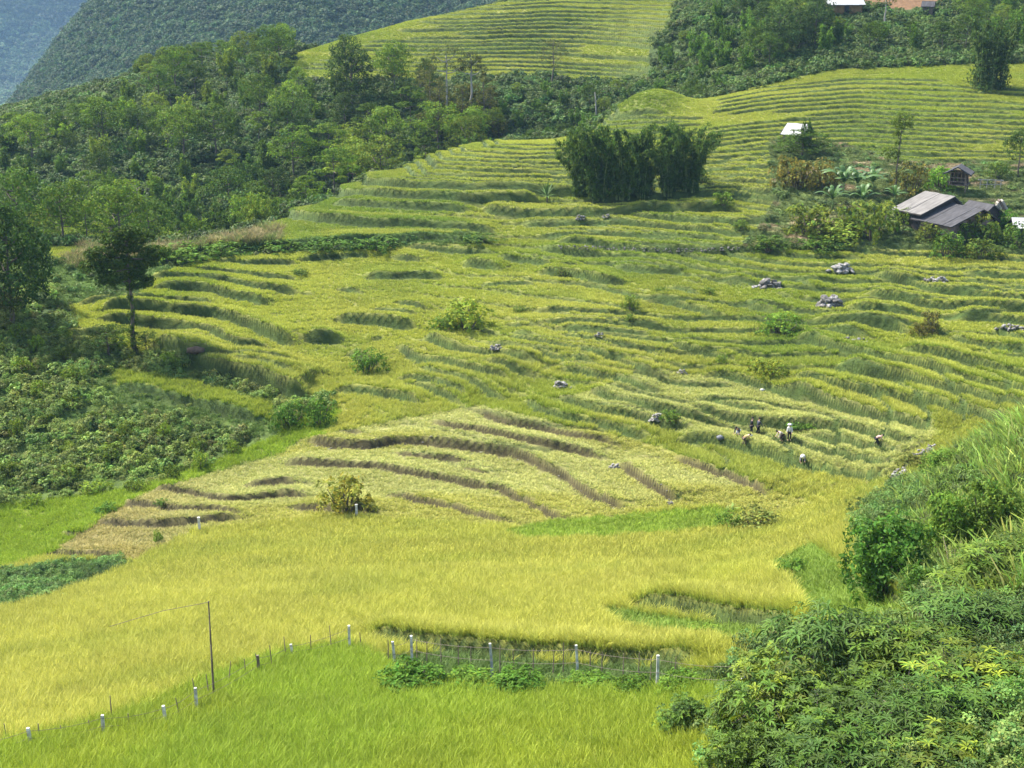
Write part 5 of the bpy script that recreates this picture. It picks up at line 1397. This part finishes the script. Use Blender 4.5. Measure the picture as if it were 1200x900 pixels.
def path_wall():
    pts = resamp([(655, 291), (700, 292), (740, 294), (790, 295), (840, 294), (862, 293)], 70); r = random.Random(5)
    P = [ground(a, b) for a, b in pts]; root = empty('path_wall', tuple(P[0]))
    for i, q in enumerate(P):
        for j in range(2):
            o = add_obj('stone', r.choice(STONES), root); s = r.uniform(.08, .17)
            o.location = (q[0] - P[0][0] + r.gauss(0, .3), q[1] - P[0][1] + r.gauss(-.2, .15), q[2] - P[0][2] + .1 + j * .24); o.scale = (s * 1.3, s, s * .8); o.rotation_euler = (r.random(), r.random(), r.random() * 6)
    tag(root, 'low dry stone edge along the path above the green paddies', 'stone wall')
path_wall()

# ------------------------------------------------------------------ fences, poles
def post_at(root, u, vt, vb, w, mat, name, lean=0, o0=None):
    p = ground(u, vb + 7); zt = at(u, vt, p[1])[2]; h = zt - p[2]
    b = Vector(p) - o0
    mb = MB()
    if name == 'post':
        mb.tube([b + Vector((0, 0, -.3)), b + Vector((lean * h * .3, 0, h * .5)), b + Vector((lean * h, 0, h))], [w * 1.05, w, w * .92], 4)
    else:
        mb.tube([b + Vector((0, 0, -.3)), b + Vector((lean * h * .6, .02, h * .5)), b + Vector((lean * h, 0, h))], [w, w * .9, w * .6], 5)
    mb.build(name, mat, root)
    return b + Vector((lean * h, 0, h))
def fence(label, posts, stakes, wires=(.92, .6)):
    p0 = Vector(ground(posts[0][0], posts[0][2])); root = empty('fence', tuple(p0)); tops = []; base = []
    for u, vt, vb, mt in posts:
        tops.append(post_at(root, u, vt, vb, .075, mt, 'post', random.uniform(-.06, .06), p0)); q = ground(u, vb + 7); base.append(Vector(q) - p0)
    for u, vt, vb, ln_ in stakes: post_at(root, u, vt, vb, .028, M_WOOD, 'stake', ln_, p0)
    for f in wires:
        pts = []
        for a, b in zip(range(len(tops) - 1), range(1, len(tops))):
            A = base[a].lerp(tops[a], f); B = base[b].lerp(tops[b], f); off = Vector((0, -.09, 0))
            for k in range(5):
                t = k / 5; pts.append(A.lerp(B, t) + off + Vector((0, 0, -.1 * 4 * t * (1 - t))))
        pts.append(base[-1].lerp(tops[-1], f) + Vector((0, -.09, 0)))
        MB().tube(pts, .007, 4).build('wire', M_WIRE, root)
    tag(root, label, 'fence')
W_, S_ = M_CONC, M_WOOD
fence('fence of short white posts and thin stakes climbing along the left of the green field', [(-30, 868, 885, W_), (37, 853, 873, W_), (122, 838, 860, W_), (195, 827, 847, W_), (231, 806, 831, W_), (304, 768, 788, S_), (343, 755, 768, W_), (410, 733, 760, W_)],
      [(8, 848, 868, 0), (46, 848, 866, .05), (73, 850, 865, 0), (105, 844, 858, .03), (131, 815, 842, .03), (152, 836, 852, 0), (213, 818, 840, -.15), (234, 795, 829, -.12), (246, 790, 815, -.06), (266, 775, 800, .18), (288, 772, 790, 0), (307, 766, 786, -.2), (320, 756, 782, -.06), (336, 746, 770, -.05), (365, 744, 764, 0), (389, 733, 760, -.04), (424, 741, 760, -.05)])
fence('fence of tall white concrete posts along the lower edge of the golden field', [(463, 752, 779, W_), (483, 745, 777, W_), (577, 754, 793, W_), (677, 756, 797, W_), (770, 768, 808, W_), (868, 776, 818, W_)],
      [(455, 750, 776, .02), (489, 748, 775, 0), (500, 752, 774, .03), (517, 748, 775, 0), (537, 756, 776, .02), (552, 758, 778, 0), (586, 757, 790, 0), (602, 762, 784, -.02), (625, 760, 785, 0), (648, 762, 788, .02), (660, 753, 785, 0), (691, 762, 790, .01), (705, 764, 792, 0), (730, 766, 795, 0), (748, 764, 800, 0), (762, 769, 800, 0), (790, 770, 800, .02)])
def pole():
    p = ground(251, 822); zt = at(253, 704, p[1])[2]; h = zt - p[2]; root = empty('bamboo_pole', tuple(p))
    for k in range(7):
        a, b = h * k / 7 - (.3 if k == 0 else 0), h * (k + 1) / 7 - .02
        r0 = .05 * (1 - .07 * k)
        MB().tube([(.012 * a, 0, a), (.012 * b, 0, b - .03), (.012 * b, 0, b)], [r0, r0 * .93, r0 * 1.15], 7).build('segment', M_WOOD if k % 2 else M_PLANK, root)
    MB().tube([(.012 * h, 0, h * .985), (-1.8, .1, h * .985 - .42), (-4.0, .3, h * .985 - 1.2)], .011, 4).build('wire', M_WIRE, root)
    tag(root, 'tall thin bamboo pole standing in the fence line', 'pole')
    for u, vt, vb, lb in [(234, 607, 620, 'short white post at the far edge of the golden field'), (418, 592, 603, 'short white post under the olive yellow bush')]:
        q = ground(u, vb + 4); hh = at(u, vt, q[1])[2] - q[2]
        r2 = empty('marker_post', tuple(q)); MB().box((0, 0, hh / 2 - .1), (.16, .16, hh + .2)).build('shaft', M_CONC, r2); MB().box((0, 0, hh + .03), (.19, .19, .055)).build('cap', M_CONC, r2)
        tag(r2, lb, 'post')
    q = ground(1037, 30, 250); hh = size_at(q, 34); root = tree_proto('sparse_tree', [((x, 0, hh * z), (1.1, 1, .7)) for x, z in ((0, .92), (-1, .8), (1.1, .82), (.2, .7))], hh * .85, .22, 260, .35, 660, bark=M_PALEBARK)
    put(root, tuple(q), 1, 0, (.10, .11, .05), 'sparse tree with a pale trunk in front of the orange earth', 'tree')
pole()

# ------------------------------------------------------------------ people harvesting
M_SKIN = mat_plain('skin', (.42, .25, .17), .6, 8, .1)
CLO = {}
def cloth(c):
    if c not in CLO: CLO[c] = mat_plain('cloth', c, .9, 9, .2, .2)
    return CLO[c]
def skinmesh(name, chains, mat, parent, sub=1):
    """chains: lists of (point, radius); points shared by position make one continuous surface"""
    V = []; Rr = []; E = []; idx = {}
    for ch in chains:
        prev = None
        for p, r in ch:
            k = tuple(round(c, 4) for c in p)
            if k not in idx: idx[k] = len(V); V.append(p); Rr.append(r)
            i = idx[k]
            if prev is not None and prev != i: E.append((prev, i))
            prev = i
    me = bpy.data.meshes.new(name); me.from_pydata(V, E, []); me.update()
    o = add_obj(name, me, parent, [mat])
    o.modifiers.new('skin', 'SKIN').use_smooth_shade = True
    for i, sv in enumerate(me.skin_vertices[0].data):
        sv.radius = (Rr[i], Rr[i]); sv.use_root = (i == 0)
    s = o.modifiers.new('smooth', 'SUBSURF'); s.levels = sub; s.render_levels = sub
    return o
def person(label, u, vb, h, rz, bend, top, leg, hat=None, arm=.6, crouch=0.0, hairc=(.015, .012, .012), armside=.0):
    """standing figure bent forward by `bend` radians at the hip, knees folded by `crouch`"""
    p = ground(u, vb); root = empty('person', tuple(p), rz); k = h / 1.6
    hipz = (.82 - .38 * crouch) * k; hip = Vector((0, -.06 * k * (bend > .3), hipz))
    up = Vector((0, math.sin(bend), math.cos(bend))); fw = Vector((0, math.cos(bend), -math.sin(bend)))
    def T(a, b, c=0): return tuple(hip + up * (b * k) + fw * (a * k) + Vector((c * k, 0, 0)))
    chest = T(.02, .34); neck = T(.02, .5); neck2 = T(.04, .56); head1 = T(.05, .63); head2 = T(.06, .74)
    hp = tuple(hip); body = [[(hp, .12 * k), (T(0, .16), .11 * k), (chest, .13 * k), (neck, .065 * k), (neck2, .048 * k), (head1, .085 * k), (head2, .088 * k)]]
    legs = []; feet = []
    for s in (-1, 1):
        kn = (s * .1 * k, hip.y + (.06 + .3 * crouch) * k, hipz * .52 + .06 * crouch); an = (s * .11 * k, hip.y * .3 + s * .06 * k - .1 * crouch, .08 * k)
        lg = [(hp, .12 * k), ((s * .09 * k, hip.y, hipz - .06 * k), .085 * k), (kn, .06 * k), (an, .042 * k)]
        legs.append(lg); body.append([(q, r * .9) if i else (q, r) for i, (q, r) in enumerate(lg)] + [((an[0], an[1] + .16 * k, .03), .035 * k)])
    arms = []
    for s in (-1, 1):
        sh = T(0, .43, s * .17); fwd = Vector((0, math.cos(.9 * arm), -math.sin(max(.2, 1.3 - arm))))
        dn = Vector((s * armside, .25 + .5 * arm, -1 + .6 * arm)).normalized()
        el = tuple(Vector(sh) + Vector((s * .05, -.02, -.26)) * k * (1 - arm * .3) + Vector((0, .12 * arm, 0)) * k); wr = tuple(Vector(el) + dn * .24 * k); pm = Vector(wr) + dn * .07 * k
        arms.append([(chest, .13 * k), (sh, .062 * k), (el, .045 * k), (wr, .036 * k)])
        body.append([(chest, .13 * k), (sh, .055 * k), (el, .04 * k), (wr, .028 * k), (tuple(pm), .034 * k)])
        side = dn.cross(Vector((0, 0, 1))).normalized() if abs(dn.z) < .98 else Vector((1, 0, 0))
        for j in range(4):
            f = side * (.021 * (j - 1.5)) * k; m = pm + f + dn * .045 * k; body.append([(tuple(pm), .034 * k), (tuple(m), .011 * k), (tuple(m + (dn * .8 + Vector((0, -.3, -.3))) * (.034 - .005 * abs(j - 1.4)) * k), .009 * k)])
        body.append([(wr, .028 * k), (tuple(Vector(wr) + dn * .05 * k + side * .045 * k), .011 * k), (tuple(Vector(wr) + dn * .085 * k + side * .05 * k), .009 * k)])
    skinmesh('body', body, M_SKIN, root)
    skinmesh('jacket', [[(hp, .15 * k), (T(0, .16), .135 * k), (chest, .155 * k), (T(.02, .47), .085 * k)]] + [[(q, r * 1.18) for q, r in a] for a in arms], cloth(top), root)
    skinmesh('trousers', [[(q, r * 1.2) for q, r in l] for l in legs], cloth(leg), root)
    hd = Vector(head2)
    M = Matrix.Rotation(-bend * .7, 3, 'X')
    if hat:
        mb = MB(); n = 12
        v = [hd + M @ Vector((math.cos(6.283 * i / n) * .24 * k, math.sin(6.283 * i / n) * .24 * k, .0)) for i in range(n)] + [hd + M @ Vector((math.cos(6.283 * i / n) * .1 * k, math.sin(6.283 * i / n) * .1 * k, .08 * k)) for i in range(n)] + [hd + M @ Vector((0, 0, .16 * k)), hd + M @ Vector((0, 0, .015))]
        f = [(i, (i + 1) % n, (i + 1) % n + n, i + n) for i in range(n)] + [(i + n, (i + 1) % n + n, 2 * n) for i in range(n)] + [((i + 1) % n, i, 2 * n + 1) for i in range(n)]
        mb.add(v, f).build('hat', cloth(hat), root, True)
    else:
        MB().lump(hd - fw * .03 * k + up * .015 * k, (.10 * k, .105 * k, .11 * k), 3, .06).build('hair', cloth(hairc), root, True)
    fc = MB(); fp = hd + fw * .085 * k
    fc.lump(fp - up * .03 * k, (.012 * k, .02 * k, .022 * k), 1, .05); fc.build('nose', M_SKIN, root, True)
    for s in (-1, 1): MB().lump(fp + Vector((s * .034 * k, 0, 0)) + up * .0 * k - fw * .008 * k, (.012 * k,) * 3, 2, .03).build('eye', cloth((.02, .015, .012)), root, True)
    tag(root, label, 'person')
BLK, NAVY, GREY, WHT, TAN, PNK = (.012, .012, .015), (.02, .024, .04), (.16, .17, .2), (.6, .59, .56), (.40, .28, .12), (.5, .3, .25)
person('person standing in a long black jacket and pale trousers, facing right', 880, 509, 1.55, R(-80), .08, BLK, BLK, None, .3)
person('person standing in dark grey clothes with an arm stretched right', 888, 509, 1.5, R(-60), .12, (.05, .055, .07), BLK, None, .95, 0)
person('person in a dark blue jacket crouching left of the standing pair', 865, 511, 1.5, R(150), .9, NAVY, (.3, .3, .34), None, .5, .7)
person('person in tan clothes bent over below the standing pair', 872, 521, 1.45, R(-60), 1.25, TAN, (.10, .07, .05), None, .5, .35)
person('person in a pale top and dark trousers bending over the cut rice', 916, 517, 1.45, R(110), 1.0, (.62, .5, .42), (.05, .03, .03), None, .5, .3)
person('person in white with a white hat standing in the stubble', 925, 516, 1.5, R(160), .15, WHT, BLK, WHT, .4)
person('person with a wide pale hat bending low, nearest of the harvesters', 940, 543, 1.4, R(170), 1.15, (.25, .25, .27), BLK, (.78, .72, .62), .5, .4)
person('person bending down alone at the right of the stubble terraces', 1027, 521, 1.4, R(-70), 1.25, PNK, BLK, None, .5, .4)
def sack(u, vb, label, c, s=1.0):
    p = ground(u, vb); mb = MB(); mb.lump((0, 0, .22 * s), (.5 * s, .32 * s, .3 * s), 9, .12); o = empty('sack', tuple(p))
    b = mb.build('bag', cloth(c), o, True); MB().lump((.5 * s, 0, .3 * s), (.1 * s, .09 * s, .12 * s), 4, .2).build('tied_neck', cloth(c), o, True)
    tag(o, label, 'sack')
sack(844, 515, 'grey sack lying left of the crouching person', (.14, .145, .16), .8)
sack(893, 458, 'small white sack on the stubble above the people', (.5, .5, .48), .45)
sack(878, 512, 'white sack at the feet of the standing pair', (.5, .5, .48), .5)

# ------------------------------------------------------------------ mountains and air
def mountain(name, label, ctrl, xr, yr, n, col, rough, seed, kind_scale):
    P = []
    for c in ctrl:
        P.append(((c[1] - 600) / F_PX * c[2], c[2], c[3]) if c[0] == 'z' else tuple(at(*c)))
    P = np.array(P); xs = np.linspace(*xr, n); ys = np.linspace(*yr, n)
    X, Y = np.meshgrid(xs, ys)
    q = P[:, :2] / yr[1]
    d = np.linalg.norm(q[:, None] - q[None], axis=2); K = np.where(d > 0, d * d * np.log(d + 1e-9), 0) + 1e-4 * np.eye(len(P))
    Q = np.hstack([np.ones((len(P), 1)), q]); A = np.vstack([np.hstack([K, Q]), np.hstack([Q.T, np.zeros((3, 3))])])
    w = np.linalg.solve(A, np.concatenate([P[:, 2], np.zeros(3)]))
    Z = w[-3] + w[-2] * X / yr[1] + w[-1] * Y / yr[1]
    for i, p in enumerate(q):
        d2 = (X / yr[1] - p[0]) ** 2 + (Y / yr[1] - p[1]) ** 2; Z = Z + w[i] * .5 * d2 * np.log(d2 + 1e-9)
    Z += (fbm(X / kind_scale, Y / kind_scale, seed, 5) - .5) * rough
    Z = np.clip(Z, -160, CZ + 75)
    ii = np.arange(n * n).reshape(n, n)
    Fc = np.stack([ii[:-1, :-1], ii[:-1, 1:], ii[1:, 1:], ii[1:, :-1]], -1).reshape(-1, 4)
    c = np.array(col) * (.2 + 1.6 * fbm(X / kind_scale * 5, Y / kind_scale * 5, seed + 3, 4))[..., None]
    o = add_obj(name, np_mesh(name, np.stack([X, Y, Z], -1).reshape(-1, 3), Fc, True, c.reshape(-1, 3)), None, [bpy.data.materials['terrain']])
    tag(o, label, None, None, 'structure')
    return X, Y, Z
X, Y, Z = mountain('mountain', 'dark wooded mountainside behind the near wood', [(55,128,820),(98,65,850),(140,0,890),(190,-80,930),(120,120,760),(200,60,780),(350,20,790),(500,15,800),(620,-20,820),(300,-60,900),(600,-90,930),(800,-60,850),
   ('z',150,640,-60),('z',400,640,-55),('z',600,640,-40),('z',800,640,-30),('z',20,640,-75),('z',-60,760,-70),('z',-40,850,-75),('z',-20,950,-80),('z',20,1050,-75),('z',80,1100,-60)], (-340, 160), (600, 1100), 260, (.075, .12, .035), 14, 5, 60)
def mountain_wood():
    n = 26000
    x = rng.uniform(-330, 60, n); y = rng.uniform(640, 1000, n)
    i = ((y - 600) / 500 * 259).astype(int); j = ((x + 340) / 500 * 259).astype(int); z = Z[i, j]
    u, v = proj(x, y, z); k = (u > -80) & (u < 660) & (v > -60) & (v < 180)
    c = np.array((.055, .095, .03)) * rng.uniform(.6, 1.5, (k.sum(), 1)) * (1 + rng.normal(0, .08, (k.sum(), 3)))
    scatter('far_woods', 'unbroken forest on the dark mountainside', np.stack([x, y, z], 1)[k], rng.uniform(2.0, 4.6, k.sum()), c, [f'brush_{q}' for q in range(4)])
mountain_wood()
X2, Y2, Z2 = mountain('far_mountain', 'blue hazy mountainside far behind on the left', [(-200,180,2000),(0,160,2050),(150,140,2100),(300,120,2150),(-200,0,2350),(0,0,2400),(200,0,2450),(-200,-100,2600),(100,-120,2650),(500,-60,2500),(600,40,2300)], (-1500, 300), (1700, 2900), 240, (.06, .10, .035), 150, 9, 260)

def far_wood():
    n = 30000
    y = rng.uniform(1720, 2860, n); x = (rng.uniform(-140, 260, n) - 600) / F_PX * y
    i = ((y - 1700) / 1200 * 239).astype(int); j = np.clip((x + 1500) / 1800 * 239, 0, 239).astype(int); z = Z2[i, j]
    c = np.array((.055, .095, .035)) * rng.uniform(.35, 1.7, (n, 1)) * (.3 + 1.4 * fbm(x / 120, y / 120, 91, 3))[:, None]
    scatter('far_woods', 'unbroken forest on the distant blue mountainside', np.stack([x, y, z], 1), rng.uniform(5, 12, n), c, [f'brush_{q}' for q in range(4)])
far_wood()
def haze():
    mb = MB(); x0, x1, y0, y1, z0, z1 = -1700, 700, -60, 3100, -200, CZ + 90
    mb.add([(x, y, z) for z in (z0, z1) for y in (y0, y1) for x in (x0, x1)], [(0, 2, 3, 1), (4, 5, 7, 6), (0, 1, 5, 4), (2, 6, 7, 3), (0, 4, 6, 2), (1, 3, 7, 5)])
    m, n, N, L = mat_base('haze'); out = N('ShaderNodeOutputMaterial'); v = N('ShaderNodeVolumePrincipled')
    v.inputs['Color'].default_value = (.42, .70, 1, 1); v.inputs['Density'].default_value = HAZE; v.inputs['Anisotropy'].default_value = .0
    L(v.outputs[0], out.inputs['Volume'])
    tag(mb.build('haze', m), 'thin blue air between the near slopes and the mountains', None, None, 'stuff')
HAZE = 0.00009
haze()
